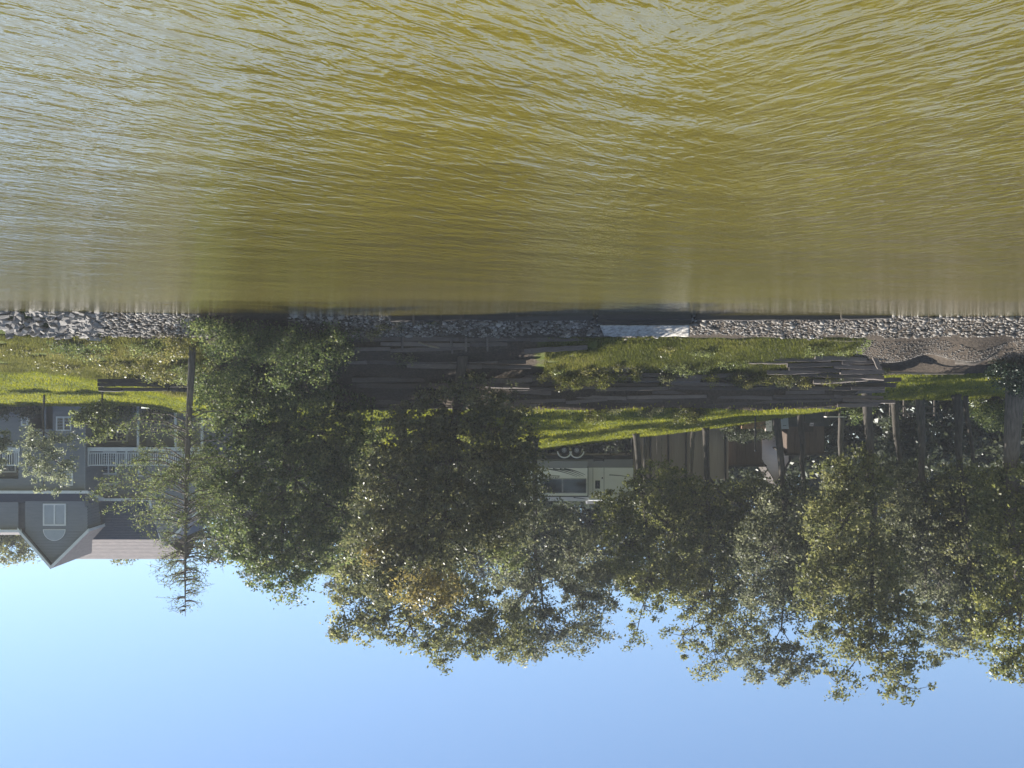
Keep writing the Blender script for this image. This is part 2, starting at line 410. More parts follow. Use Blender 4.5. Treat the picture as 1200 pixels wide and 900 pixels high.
gx = np.concatenate([[-900, -400, -200, -120, -80, -60], np.arange(-45, 45.01, 0.3), [60, 80, 120, 200, 400, 900]])
gy = np.concatenate([[40, 42, 43], np.arange(43.5, 56, 0.13), np.arange(56, 80, 0.4), np.arange(80, 130, 4), [150, 200, 300, 500, 900]])
GX, GY = np.meshgrid(gx, gy)
GZ = ground(GX, GY)
nX, nY = len(gx), len(gy)
idx = np.arange(nX * nY).reshape(nY, nX)
quads = np.stack([idx[:-1, :-1], idx[:-1, 1:], idx[1:, 1:], idx[1:, :-1]], -1).reshape(-1, 4)
dirt = np.zeros_like(GX)
ix = 600 - GX / np.maximum(GY, 1) * F                        # which part of the bank a point lies on
dirt = np.where(GZ < 0.95, 1.0, dirt)
dirt = np.where((GX < -16.0) & (GY < 53.5), 1.0, dirt)
dirt = np.where((GX > -2.6) & (GX < 14) & (GY < 55) & (GZ < 4.1), 0.75, dirt)
dirt = np.where((GX > 17) & (GY < 56), 0.30, dirt)
dirt = np.where((GX > -15.8) & (GX < -1.2) & (GY > 49) & (GY < 52.4), .40, dirt)
dirt = np.where((GX > -17) & (GX < -1) & (GY > 52.3) & (GY < 53.6), 0.8, dirt)
dirt = np.where((GY > 76), 0.6, dirt)
bank = link('bank_ground', np_mesh('bank_ground', np.stack([GX, GY, GZ], -1).reshape(-1, 3), quads, M['ground'], {'dirt': dirt.ravel()}, True))
tag(bank, kind='structure')
wm = np_mesh('lake_water', [(-900, -60, 0), (900, -60, 0), (900, 58, 0), (-900, 58, 0)], [(0, 1, 2, 3)], M['water'])
tag(link('lake_water', wm), kind='structure')

# ------------------------------------------------------------------ foliage
def leaves_mesh(name, P, size, mat, tint, out=None, up=0.05, narrow=0.55):
    n = len(P)
    nrm = rng.normal(size=(n, 3)); nrm[:, 2] = np.abs(nrm[:, 2]) + up
    if out is not None: nrm += out * 0.5
    nrm /= np.linalg.norm(nrm, axis=1)[:, None]
    t = np.cross(nrm, rng.normal(size=(n, 3))); t /= np.linalg.norm(t, axis=1)[:, None] + 1e-9
    b = np.cross(nrm, t)
    s = (size * rng.uniform(0.6, 1.3, n))[:, None]
    fold = nrm * s * 0.12
    V = np.empty((n, 4, 3))
    V[:, 0] = P - t * s * 0.5; V[:, 1] = P + b * s * narrow * 0.5 + fold
    V[:, 2] = P + t * s * 0.5; V[:, 3] = P - b * s * narrow * 0.5 + fold
    return np_mesh(name, V.reshape(-1, 3), np.arange(n * 4).reshape(n, 4), mat, {'tint': np.repeat(tint, 4)})

def limb_path(a, b, sag, k=5):
    a = np.asarray(a, float); b = np.asarray(b, float)
    d = b - a; L = np.linalg.norm(d)
    off = rng.normal(size=3) * L * 0.07; off[2] += L * sag
    return [a + d * t + off * math.sin(math.pi * t) + rng.normal(size=3) * L * 0.012 * (0 < t < 1) for t in np.linspace(0, 1, k)]

def tree(name, label, cat, base, Y, lobes, trunk_r, trunk_top=None, mat='oak', bark='bark', leaf=0.20, dens=1.0,
         group=None, clump=0.42, sub=None, twig=0.3, lean=None, flare=1.35, per=46):
    """lobes: (x, y, rx, ry, dY[, density, material]) in photo pixels at depth Y+dY; base: photo column of the trunk foot"""
    trunk_r *= .84
    b = on_ground(base, Y); b[2] -= 0.12
    root = empty(name, b, label, cat, group)
    L = []
    for l in lobes:
        x, y, rx, ry, dY = l[:5]
        D = Y + dY
        L.append((W(x, y, D), rx * D / F, ry * D / F, l[5] if len(l) > 5 else 1.0, l[6] if len(l) > 6 else mat))
    top = W(trunk_top[0], trunk_top[1], Y + (trunk_top[2] if len(trunk_top) > 2 else 0)) if trunk_top else max((l[0] for l in L), key=lambda c: c[2])
    H = top[2] - b[2]
    k = 9
    path = []
    wob = rng.normal(size=(3,)) * 0.02 * H
    for i in range(k):
        t = i / (k - 1)
        p = b + (top - b) * t
        p[:2] += wob[:2] * math.sin(math.pi * t) + rng.normal(size=2) * 0.006 * H * (0 < t < 1)
        path.append(p)
    rad = [trunk_r * (flare if i == 0 else 1.0) * (1 - 0.80 * (i / (k - 1)) ** 1.1) for i in range(k)]
    path.insert(1, path[0] + (path[1] - path[0]) * 0.25); rad.insert(1, trunk_r * 1.05)
    MB().tube(path, rad, 10).build('trunk', M[bark], root, smooth=True)
    br = MB()
    bymat = {}
    for (c, rx, rz, dn, mt) in L:
        ry = 0.5 * (rx + rz)
        # limb from the trunk to the lobe
        zt = max(b[2] + 0.25 * H, min(top[2] - 0.02 * H, c[2] - 0.55 * rz - 0.25 * abs(c[0] - top[0])))
        ti = np.clip((zt - b[2]) / max(H, .1), 0.15, 0.98) * (k - 1)
        pp = [path[0]] + path[2:]
        i0 = int(min(ti, k - 2)); a = pp[i0] + (pp[i0 + 1] - pp[i0]) * (ti - i0)
        r0 = max(0.03, trunk_r * (1 - 0.8 * ti / (k - 1)) * 0.62)
        lp = limb_path(a, c, 0.06)
        br.tube(lp, list(np.linspace(r0, 0.025, 5)), 6, cap=False)
        nc = max(5, int(dn ** 1.3 * dens * 13 * (rx * rz + rx * ry + ry * rz) / 3 / (clump * clump) * 0.33))
        d = rng.normal(size=(nc, 3)); d /= np.linalg.norm(d, axis=1)[:, None]
        lump = 0.82 + 0.36 * vnoise(d[:, 0] * 2 + c[0], d[:, 2] * 2 + d[:, 1] + c[2], 0.7, 4)
        r = rng.uniform(0.10, 1, nc) ** 0.42 * lump
        C = c + d * r[:, None] * np.array((rx, ry, rz))
        for j in range(nc):
            if rng.random() < twig:
                s = c + (C[j] - c) * 0.15 * rng.random() if rng.random() < .6 else lp[3]
                q = limb_path(s, C[j], 0.03, 3)
                br.tube(q, [0.028, 0.018, 0.008], 3, cap=False)
        cnt = rng.integers(int(per * .6), int(per * 1.4), nc)
        P = np.repeat(C, cnt, 0); n = len(P)
        cs = np.repeat(rng.uniform(0.45, 1.45, nc), cnt)[:, None] * clump
        g = rng.normal(size=(n, 3)) * np.array((0.55, 0.55, 0.36)) * cs
        P = P + g
        outv = np.repeat(d, cnt, 0)
        ct = np.repeat(rng.normal(0.45, 0.16, nc), cnt)
        tint = np.clip(ct + rng.normal(0, 0.2, n), 0, 1)
        e = bymat.setdefault(mt, [[], [], []]); e[0].append(P); e[1].append(tint); e[2].append(outv)
    if br.v: br.build('branches', M[bark], root, smooth=True)
    for mt, (P, T, O) in bymat.items():
        P = np.concatenate(P) - b
        me = leaves_mesh('crown', P, leaf, M[mt], np.concatenate(T), np.concatenate(O))
        o = link('crown', me, root)
    return root

OAK = 'broadleaf trees behind the lawn'
SHORE = 'trees growing on the bank'
tree('alder_tree', 'dense dark green leafy tree rising from the shrubs beside the grey house', 'tree', 335, 53.5,
     [(262, 560, 40, 42, 0), (300, 500, 55, 45, -1), (290, 610, 52, 45, 0), (345, 560, 60, 60, 1.0), (350, 640, 50, 45, 1), (318, 662, 36, 30, 0),
      (345, 688, 20, 18, 0, .7), (280, 640, 28, 18, 0), (300, 440, 55, 40, -1), (255, 480, 26, 40, -1, .7), (350, 470, 50, 45, 0),
      (400, 600, 45, 60, 1.5), (395, 530, 40, 50, 1), (415, 480, 30, 32, 1), (425, 505, 28, 26, 3, .8)],
     0.26, (330, 660), 'alder', leaf=0.18, clump=0.40, group=SHORE, dens=1.15)
tree('cedar_tree', 'broad drooping evergreen on the timber terraces with a yellowing crown side', 'tree', 543, 50.3,
     [(545, 470, 62, 28, -.5, .8), (500, 500, 50, 32, 0), (590, 505, 45, 32, 0), (540, 540, 85, 45, 0), (470, 560, 55, 50, 0), (600, 560, 45, 45, 0),
      (530, 610, 80, 45, 0), (450, 630, 40, 45, 0), (590, 620, 40, 35, 0), (490, 660, 55, 40, -.5), (500, 690, 38, 28, -2.8, 1.1, 'autumn'), (450, 690, 30, 25, 0),
      (435, 655, 16, 18, -1.5, .8, 'autumn'), (590, 655, 22, 16, -1, .8, 'fresh')],
     0.27, (515, 690), 'cedar', leaf=0.17, clump=0.40, group=SHORE, per=50, dens=1.15)
tree('oak_tree', 'tall grey green tree standing behind the drooping evergreen on the timber terraces', 'tree', 470, 61,
     [(430, 690, 45, 45, 0), (405, 735, 26, 22, 0, .8), (440, 735, 22, 22, 0, .8), (480, 735, 30, 25, 0, .8), (510, 760, 30, 24, 0, .9), (540, 715, 55, 45, 0),
      (585, 745, 40, 34, 0), (420, 640, 45, 50, 2), (500, 620, 70, 60, 3), (440, 555, 34, 40, 2), (432, 515, 24, 20, 2, .7)],
     0.30, (480, 735), 'oak', group=OAK)
tree('oak_tree', 'tall spreading tree whose crown overhangs the white travel trailer', 'tree', 628, 66,
     [(620, 690, 50, 50, 0), (650, 740, 45, 32, 0, .9), (610, 755, 34, 24, 0), (690, 700, 34, 50, 1), (680, 650, 40, 45, 3, .8), (640, 620, 42, 30, 0, .8), (600, 600, 40, 45, 2),
      (700, 745, 20, 18, 0, .6)],
     0.22, (640, 740), 'grey', group=OAK, dens=.8, twig=.4)
tree('oak_tree', 'pale leaved tree between the white travel trailer and the tan board fence', 'tree', 745, 68,
     [(722, 600, 28, 28, -2, 1.2), (735, 640, 34, 36, -2, 1.1), (770, 570, 36, 30, -1), (790, 620, 45, 48, 0), (760, 680, 36, 28, 0), (720, 665, 24, 26, 0, .8), (790, 680, 40, 34, 1),
      (755, 715, 30, 22, 0, .35), (745, 745, 22, 20, 0, .35)],
     0.24, (765, 690), 'olive', group=OAK, dens=.9, twig=.4)
tree('oak_tree', 'dark slim trunked tree standing before the plain tan fence panels', 'tree', 827, 68,
     [(820, 590, 40, 34, 0), (850, 640, 48, 48, 0), (830, 700, 42, 40, 0), (800, 745, 34, 26, 0, .45), (840, 775, 34, 24, 0, .55), (870, 740, 40, 36, 1, .8), (880, 590, 38, 40, 1)],
     0.23, (835, 720), 'oak', group=OAK, dens=.9, twig=.4)
tree('oak_tree', 'slender straight trunk tree beside the pale cabin gable', 'tree', 909, 63,
     [(905, 640, 45, 45, 0), (925, 590, 30, 36, -1, .8), (930, 700, 40, 45, 0, .8), (890, 770, 45, 30, 0, .7), (930, 775, 34, 28, 0, .8), (950, 650, 36, 50, 1), (895, 700, 30, 30, 0, .6)],
     0.26, (915, 740), 'grey', group=OAK)
tree('oak_tree', 'tallest tree, its trunk at the end of the upper timber wall', 'tree', 1015, 57,
     [(1000, 560, 45, 36, 0), (985, 620, 48, 48, 0), (1020, 680, 50, 48, 0), (985, 740, 40, 36, 0, .8), (1030, 765, 45, 36, 0, .7), (1060, 805, 34, 18, 0, .6), (980, 800, 24, 18, 0, .6),
      (1075, 775, 28, 22, 0, .6), (960, 690, 34, 40, 0, .8), (1060, 720, 36, 36, 0, .8)],
     0.30, (1020, 750), 'oak', group=OAK)
tree('oak_tree', 'tree with smooth pale trunk in front of the low rail fence', 'tree', 1078, 66,
     [(1060, 570, 40, 32, 0), (1080, 620, 48, 44, 0), (1110, 680, 45, 45, 0), (1050, 660, 40, 40, 1), (1110, 740, 40, 34, 0, .8)],
     0.30, (1085, 700), 'grey', 'bark_pale', group=OAK)
tree('oak_tree', 'thick dark trunked tree with a thinner trunk pressed beside it near the massive trunk', 'tree', 1120, 64,
     [(1130, 570, 42, 32, 0), (1150, 630, 48, 45, 0), (1120, 610, 38, 40, 1), (1160, 700, 45, 45, 0), (1135, 745, 30, 26, 0, .8)],
     0.30, (1140, 700), 'oak', group=OAK)
tree('oak_tree', 'massive grey trunked tree above the dark round bush', 'tree', 1192, 53.5,
     [(1190, 570, 50, 36, 0), (1200, 640, 55, 50, 0), (1180, 720, 45, 45, 0), (1190, 780, 45, 26, 0, .9), (1235, 700, 50, 60, 1), (1170, 600, 36, 36, 1)],
     0.56, (1195, 720), 'olive', 'bark_pale', group=OAK, flare=1.25)
for (bx, Yb, r, tt, lab, lobes) in (
    (757, 73, .17, (760, 640), 'thin trunked tree close in front of the tan fence posts', [(760, 620, 30, 30, 0), (755, 590, 26, 24, 0)]),
    (813, 72, .17, (815, 640), 'paler thin stemmed tree close beside a darker trunk before the tan fence', [(812, 625, 34, 36, 0), (800, 590, 30, 26, 0)]),
    (938, 69, .24, (948, 650), 'leaning trunk tree amid the dark storage bins', [(950, 600, 36, 36, 0), (955, 640, 40, 40, 0)]),
    (985, 74, .26, (985, 660), 'brown trunked tree beside the pale topped table', [(990, 590, 40, 34, 0), (1000, 650, 45, 45, 0)]),
    (1048, 71, .28, (1050, 650), 'dim trunked tree behind the low rail fence', [(1040, 590, 40, 34, 0), (1050, 640, 45, 45, 0)]),
    (1131, 65, .18, (1150, 640), 'thinner straight trunked tree pressed beside a thick dark trunk', [(1150, 600, 40, 34, 0), (1140, 660, 40, 40, 0)])):
    tree('oak_tree', lab, 'tree', bx, Yb, lobes, r, tt, 'oak', 'bark_pale' if r in (.26, .17) else 'bark', group=OAK, dens=.5)

# the wood behind: trees that close the view between the trunks
BACK = 'background trees closing the view behind the trailer'
for i, (x, Yb, y, w) in enumerate([(255, 92, 600, 50), (330, 96, 620, 60), (400, 98, 640, 60), (470, 100, 640, 60), (545, 104, 645, 60), (620, 100, 640, 60), (690, 104, 650, 55),
                                   (760, 100, 640, 60), (830, 104, 655, 60), (905, 100, 660, 60), (980, 104, 670, 60), (1055, 100, 665, 60), (1130, 104, 665, 60), (1205, 100, 660, 60)]):
    tree('background_tree', 'dark tree of the wood behind the trailer and the lawn trees', 'tree', x, Yb,
         [(x, y, w, 55, 0), (x - 15, y - 55, w, 50, 0), (x + 12, y - 95, w, 40, 0), (x, y - 125, w * .8, 30, 0)], 0.35, (x, y), 'deep', leaf=0.42, clump=0.8, dens=1.2, group=BACK, twig=.1, per=40)
for i in range(19):
    x = 262 + i * 53; Yb = 84 + 5 * ((i * 7) % 3) / 2
    if 870 < x < 950: Yb = 88
    p_ = on_ground(x, Yb)
    tree('thicket_bush', 'dark dense bush of the thicket behind the lawn trees', 'bush', x, Yb,
         [(x, HOR + (p_[2] + 1.2 - CAM_H) * F / Yb, 34, 26, 0), (x + 12, HOR + (p_[2] + 2.9 - CAM_H) * F / Yb, 32, 26, 0), (x - 14, HOR + (p_[2] + 4.2 - CAM_H) * F / Yb, 28, 24, 0)],
         0.1, None, 'deep', leaf=0.5, clump=0.7, dens=1.2, group='thicket bushes behind the lawn trees', twig=.1, per=36)
for (x, y, w, h, lab) in ((14, 640, 40, 24, 'leafy tree top showing over the roof beside the front gable'), (145, 640, 26, 24, 'small leafy tree top showing above the shingled ridge')):
    tree('background_tree', lab, 'tree', x, 100, [(x, y, w, h, 0), (x - 10, y - 30, w, h, 0)], 0.3, (x, y), 'oak', leaf=0.24, clump=0.5)

# garden trees in front of the house
tree('garden_tree', 'small round headed tree in front of the gabled house front', 'tree', 52, 66,
     [(52, 530, 26, 20, 0), (35, 515, 20, 14, 0), (70, 518, 20, 14, 0), (58, 555, 24, 18, 0), (55, 575, 13, 8, 0), (72, 545, 16, 18, 0), (40, 545, 16, 18, 0)], 0.08, (52, 565), 'pale', leaf=0.15, clump=0.30, dens=.42)
tree('garden_tree', 'young leafy tree half out of frame by the house balcony', 'tree', -8, 66,
     [(-8, 525, 18, 14, 0), (-12, 545, 18, 14, 0), (0, 512, 12, 9, 0)], 0.08, (-8, 545), 'pale', leaf=0.15, clump=0.26)
tree('crab_apple_tree', 'small crooked tree arching over the lawn by the dark timber step', 'tree', 120, 56.5,
     [(108, 488, 20, 11, 0), (125, 480, 18, 10, 0), (100, 497, 16, 9, 0), (122, 503, 16, 8, 0), (92, 484, 12, 7, 0), (140, 498, 12, 8, 0, .6), (110, 512, 12, 6, 0)], 0.07, (118, 495), 'fresh', leaf=0.15, clump=0.24, dens=.6)

# thin conifer standing in front of the house
def larch(base, Y, top_x, top_y):
    b = on_ground(base, Y); b[2] -= .1
    top = W(top_x, top_y, Y)
    root = empty('larch_tree', b, 'thin sparse conifer with bare lower branches beside the shoreline shrubs', 'tree')
    H = top[2] - b[2]
    pts = [b + (top - b) * t + np.array((0.12 * math.sin(3 * t), 0, 0)) for t in np.linspace(0, 1, 12)]
    MB().tube(pts, [0.155 * (1 - t) ** 0.8 + 0.012 for t in np.linspace(0, 1, 12)], 9).build('trunk', M['bark_pale'], root, smooth=True)
    br = MB(); P = []; T = []
    for i in range(150):
        t = rng.uniform(0.26, 0.985) if i > 30 else rng.uniform(.4, .98)
        a = pts[0] + (top - b) * t + np.array((0.12 * math.sin(3 * t), 0, 0))
        az = rng.uniform(0, 2 * math.pi)
        Lb = ((3.6 if math.cos(az) > 0 else 2.0) if t < .62 else 2.9 * (1 - t) / .45 + .25) * rng.uniform(.55, 1.1)
        dr = np.array((math.cos(az), math.sin(az), 0.0))
        rise = 0.38 if t > .75 else 0.05
        q = [a + dr * Lb * s + np.array((0, 0, Lb * (rise * s - 0.22 * math.sin(math.pi * s * .8)))) for s in (0, .35, .7, 1)]
        br.tube(q, [0.032, 0.024, 0.015, 0.006], 4, cap=False)
        ns = int(Lb * 6)
        for k in range(ns):
            s = rng.uniform(.3, 1)
            j = min(int(s * 3), 2)
            o = q[j] + (q[j + 1] - q[j]) * (s * 3 - j)
            e = o + dr * 0.25 * rng.random() + rng.normal(size=3) * 0.22
            br.tube([o, e], [0.012, 0.004], 3, cap=False)
            m = int(rng.integers(3, 9) * ((1.3 if t > .72 else 2.4) if t > .42 else 1.0))
            P.append(o + (e - o) * rng.random((m, 1)) + rng.normal(size=(m, 3)) * 0.09); T.append(rng.uniform(.2, .95, m))
    br.build('branches', M['bark_pale'], root, smooth=True)
    P = np.concatenate(P) - b
    link('crown', leaves_mesh('crown', P, 0.10, M['alder'], np.concatenate(T), narrow=.4), root)
larch(226, 48.6, 218, 722)

# ------------------------------------------------------------------ shrubs and weeds
def shrub(name, label, x, Y, w, h, mat, leaf=0.12, group=None, cat='shrub', dens=1.0, clump=.25, zoff=0.0):
    b = on_ground(x, Y); b[2] -= .05
    root = empty(name, b, label, cat, group)
    st = MB(); C = []
    n = max(8, int(22 * w * h * dens))
    for i in range(n):
        a = rng.uniform(0, 2 * math.pi); r = w * math.sqrt(rng.random())
        hh = h * (0.25 + 0.75 * rng.random()) * math.sqrt(max(0.08, 1 - (r / w) ** 2 * .85))
        e = b + np.array((math.cos(a) * r, math.sin(a) * r * .8, hh))
        C.append(e)
        if i % 2 == 0: st.tube(limb_path(b + rng.normal(size=3) * (.15, .15, 0.0), e, .1, 4), [0.02, .016, .011, .005], 4, cap=False)
    st.build('stems', M['bark'], root, smooth=True)
    C = np.array(C); cnt = rng.integers(25, 60, n)
    P = np.repeat(C, cnt, 0) + rng.normal(size=(cnt.sum(), 3)) * clump * np.array((.8, .8, .55))
    P[:, 2] = np.maximum(P[:, 2], b[2] + .05)
    tint = np.clip(np.repeat(rng.normal(.45, .18, n), cnt) + rng.normal(0, .18, len(P)), 0, 1)
    link('foliage', leaves_mesh('foliage', P - b, leaf, M[mat], tint), root)
    return root
WIL = 'willow shrubs overhanging the water edge'
for (x, Y, w, h) in ((238, 46.2, .8, 1.3), (258, 46.5, 1.0, 1.7), (284, 46.8, 1.1, 1.9), (312, 47.1, 1.2, 1.9), (340, 47.3, 1.1, 1.9), (368, 47.5, 1.0, 1.7), (396, 48.0, .8, 1.5), (270, 48, 1.2, 2.2), (330, 48.5, 1.2, 2.3), (378, 48.8, 1.1, 2.1),
                     (300, 50.5, 1.6, 3.0), (350, 51, 1.6, 3.0), (262, 50.5, 1.4, 2.6)):
    shrub('willow_shrub', 'leafy willow shrub crowding the water edge below the dense dark tree', x, Y, w, h, 'alder', 0.12, WIL)
WEED = 'weedy plants on the slope below the house'
for (x, Y, w, h, m) in ((205, 47.4, .7, 1.1, 'weed'), (190, 49, .8, .8, 'weed'), (170, 48.2, .7, .7, 'fresh'), (150, 50.5, .8, .6, 'weed'), (130, 51, .8, .7, 'weed'), (165, 51.5, .8, .75, 'weed'),
                        (195, 51.5, .8, .9, 'weed'), (215, 51, .7, 1.2, 'fresh'), (115, 49, .7, .5, 'weed'), (95, 49, .7, .55, 'fresh'), (70, 47.5, .6, .5, 'alder'), (88, 47.4, .6, .6, 'alder'),
                        (110, 47.5, .6, .55, 'alder'), (50, 51, .8, .4, 'weed'), (25, 48.5, .7, .35, 'weed'), (80, 52, .8, .5, 'weed'), (135, 53.2, .6, .5, 'weed'), (180, 53.2, .6, .5, 'fresh'), (210, 53.2, .6, .6, 'weed')):
    shrub('weed_plant', {'weed': 'straw coloured straggly weed clump on the slope below the house', 'fresh': 'bright green knee high weed clump on the slope below the house', 'alder': 'dark green low weed clump just above the grey rock slabs'}[m], x, Y, w, h, m, 0.11, WEED, 'weed', 1.4, .2)
BW = 'low weeds on the timber terraces'
for (x, Y, w, h, m) in ((785, 51.8, .8, .45, 'fresh'), (810, 52.1, .8, .5, 'fresh'), (735, 52, .7, .4, 'weed'), (690, 52.2, .6, .45, 'weed'), (655, 52.2, .6, .35, 'fresh'), (955, 50.0, .5, .5, 'fresh'), (985, 50.2, .6, .4, 'fresh'),
                        (825, 50.2, .5, .45, 'fresh'), (780, 50.2, .5, .35, 'weed'), (860, 51.6, .7, .35, 'fresh'), (475, 49.9, .5, .6, 'cedar'), (600, 52.8, .6, .5, 'cedar'), (560, 52.2, .6, .5, 'cedar'),
                        (500, 47.9, .5, .3, 'cedar'), (455, 48.1, .6, .45, 'cedar'), (430, 48.4, .7, .6, 'cedar')):
    shrub('bank_weed', {'weed': 'straw coloured weed clump rooted by the weathered bank timbers', 'fresh': 'bright green weed clump rooted by the weathered bank timbers', 'alder': 'deep green weed clump hanging over the tall timber wall', 'cedar': 'dull olive weed clump among the shaded bank timbers'}[m], x, Y, w, h, m, 0.10, BW, 'weed', 1.5, .16)
for i in range(44):
    x = rnd.uniform(612, 1030); Y = rnd.choice((52.75, 52.75, 53.6)) if x < 820 else 52.75; m = rnd.choice(('cedar', 'turf', 'weed', 'turf'))
    shrub('wall_plant', 'ragged plant growing against the tall stacked timber wall', x, Y, rnd.uniform(.3, .8), rnd.uniform(.3, .95), m, .085, 'ragged plants on the tall timber wall', 'weed', 2.5, .13)
shrub('evergreen_bush', 'dark round evergreen bush at the foot of the massive trunk', 1188, 51.6, 1.0, 1.7, 'ever', .12, None, 'bush', 3.0, .22)
for (x, Y, w, h, lab) in ((5, 71.3, .7, .9, 'dark rounded shrub against the house wall below the balcony'), (31, 71.3, .8, .95, 'dark rounded shrub beside the shaded patio of the house'),
                          (145, 72.4, .8, 1.3, 'clipped roundish shrub on the lawn below the long deck'), (185, 73.5, 1.0, 1.2, 'loose grey shrub under the long deck'),
                          (1168, 66.5, 1.6, 2.4, 'leafy bush behind the massive trunk at the lawn edge'), (1003, 69.5, .9, 1.3, 'bright leafy bush beside the trunk at the wall end'),
                          (890, 74, 1.3, 1.9, 'dusky bush covering the low orange wall'), (868, 74.5, 1.2, 1.7, 'dusky bush against the brown shed by the fence')):
    shrub('garden_shrub', lab, x, Y, w, h, 'deep' if x < 100 or 850 < x < 900 else 'alder', .14, None, 'shrub', 1.5, .22)

# ------------------------------------------------------------------ grass
def grass(name, label, n, xr, yr, hgt, cond, mat='blade', width=0.025):
    X = rng.uniform(*xr, n); Y = rng.uniform(*yr, n)
    k = cond(X, Y); X, Y = X[k], Y[k]; Z = ground(X, Y); n = len(X)
    patch = vnoise(X, Y, 1.7, 7)
    h = hgt * rng.uniform(.5, 1.3, n) * (.6 + .8 * vnoise(X, Y, .8, 9))
    a = rng.uniform(0, 2 * math.pi, n); w = width * rng.uniform(.7, 1.5, n)
    l = rng.normal(size=(n, 2)) * .35 * h[:, None]
    V = np.empty((n, 3, 3))
    V[:, 0] = np.stack([X - np.cos(a) * w, Y - np.sin(a) * w, Z - .02], -1)
    V[:, 1] = np.stack([X + np.cos(a) * w, Y + np.sin(a) * w, Z - .02], -1)
    V[:, 2] = np.stack([X + l[:, 0], Y + l[:, 1], Z + h], -1)
    t = np.clip(.15 + .55 * patch + rng.normal(0, .16, n), 0, 1)
    o = link(name, np_mesh(name, V.reshape(-1, 3), np.arange(3 * n).reshape(n, 3), M[mat], {'tint': np.repeat(t, 3)}))
    tag(o, label, 'grass', None, 'stuff')
grass('lawn_grass', 'short bright grass of the sloping lawn above the timber walls', 260000, (-42, 34), (53.3, 77), .10,
      lambda X, Y: ((X < 1) | (Y > 54.6)) & (rng.random(len(X)) < .95), width=.03)
grass('slope_grass', 'longer tufted grass on the slope below the house', 90000, (13.5, 26), (45.5, 56), .17,
      lambda X, Y: (ground(X, Y) > .85) & (vnoise(X, Y, 1.1, 3) > .30), 'weed', .025)
grass('terrace_grass', 'short green grass on the terrace between gravel and upper timber wall', 60000, (-15.6, -1.5), (49.1, 53), .13,
      lambda X, Y: vnoise(X, Y, .9, 6) > .08, 'turf', .022)

# ------------------------------------------------------------------ stones
def ico():
    t = (1 + 5 ** .5) / 2
    v = np.array([(-1, t, 0), (1, t, 0), (-1, -t, 0), (1, -t, 0), (0, -1, t), (0, 1, t), (0, -1, -t), (0, 1, -t), (t, 0, -1), (t, 0, 1), (-t, 0, -1), (-t, 0, 1)], float)
    v /= np.linalg.norm(v[0])
    f = np.array([(0, 11, 5), (0, 5, 1), (0, 1, 7), (0, 7, 10), (0, 10, 11), (1, 5, 9), (5, 11, 4), (11, 10, 2), (10, 7, 6), (7, 1, 8), (3, 9, 4), (3, 4, 2), (3, 2, 6), (3, 6, 8), (3, 8, 9), (4, 9, 5), (2, 4, 11), (6, 2, 10), (8, 6, 7), (9, 8, 1)])
    return v, f
IV, IF = ico()
def gravel_mat():
    m, nt, out = new_mat('gravel')
    at = nd(nt, "ShaderNodeAttribute", attribute_name='tint')
    r = ramp(nt, [(0.0, (0.07, 0.058, 0.046)), (0.5, (0.20, 0.178, 0.155)), (1.0, (0.46, 0.43, 0.39))])
    nt.links.new(at.outputs['Fac'], r.inputs[0])
    p = nd(nt, "ShaderNodeBsdfPrincipled", Roughness=0.8)
    nt.links.new(r.outputs[0], p.inputs['Base Color']); nt.links.new(p.outputs[0], out.inputs[0]); return m
M['gravel'] = gravel_mat()
def stones(name, label, X, Y, s, tint):
    n = len(X); Z = ground(X, Y)
    V = np.repeat(IV[None], n, 0) * (1 + rng.uniform(-.28, .28, (n, 12, 1)))
    ang = rng.uniform(0, 2 * math.pi, n); c, q = np.cos(ang), np.sin(ang)
    V = V * np.stack([rng.uniform(.8, 1.4, n), rng.uniform(.7, 1.1, n), rng.uniform(.45, .9, n)], -1)[:, None, :] * s[:, None, None]
    x = V[:, :, 0] * c[:, None] - V[:, :, 1] * q[:, None]; y = V[:, :, 0] * q[:, None] + V[:, :, 1] * c[:, None]
    V = np.stack([x, y, V[:, :, 2]], -1) + np.stack([X, Y, Z + s * .25], -1)[:, None, :]
    Fc = (IF[None] + (np.arange(n) * 12)[:, None, None]).reshape(-1, 3)
    o = link(name, np_mesh(name, V.reshape(-1, 3), Fc, M['gravel'], {'tint': np.repeat(tint, 12)}))
    tag(o, label, 'gravel', None, 'stuff')
def band(n, x0, x1, zlo, zhi):
    X = rng.uniform(x0, x1, n * 3); Y = rng.uniform(44, 51.5, n * 3); z = ground(X, Y)
    k = (z > zlo) & (z < zhi); return X[k][:n], Y[k][:n]
X, Y = band(11500, -27, 9.5, -.03, .90)
k = ground(X, Y) < .66 + .28 * vnoise(X, Y, .8, 21)
X, Y = X[k], Y[k]
stones('shore_gravel', 'pale crushed stone strip along the water edge', X, Y, rng.uniform(.025, .075, len(X)) * (1 + 1.1 * (rng.random(len(X)) < .06)), np.clip(rng.normal(.42, .24, len(X)), 0, 1))
X, Y = band(1500, 13, 19, -.05, .85)
stones('shore_rubble', 'mixed grey rubble below the weedy slope', X, Y, rng.uniform(.05, .12, len(X)), np.clip(rng.normal(.42, .22, len(X)), 0, 1))
X = rng.uniform(-6.6, -3.2, 1100); Y = rng.uniform(52.0, 53.0, 1100)
stones('terrace_rubble', 'scattered pale stones spilled before the upper timber wall', X, Y, rng.uniform(.03, .07, 1100), np.clip(rng.normal(.5, .25, 1100), 0, 1))
X = rng.uniform(-25, -15.5, 2600); Y = rng.uniform(49.3, 51.6, 2600)
stones('spoil_pebbles', 'brownish small pebbles over the washed out heap', X, Y, rng.uniform(.02, .05, 2600), np.clip(rng.normal(.25, .15, 2600), 0, 1))
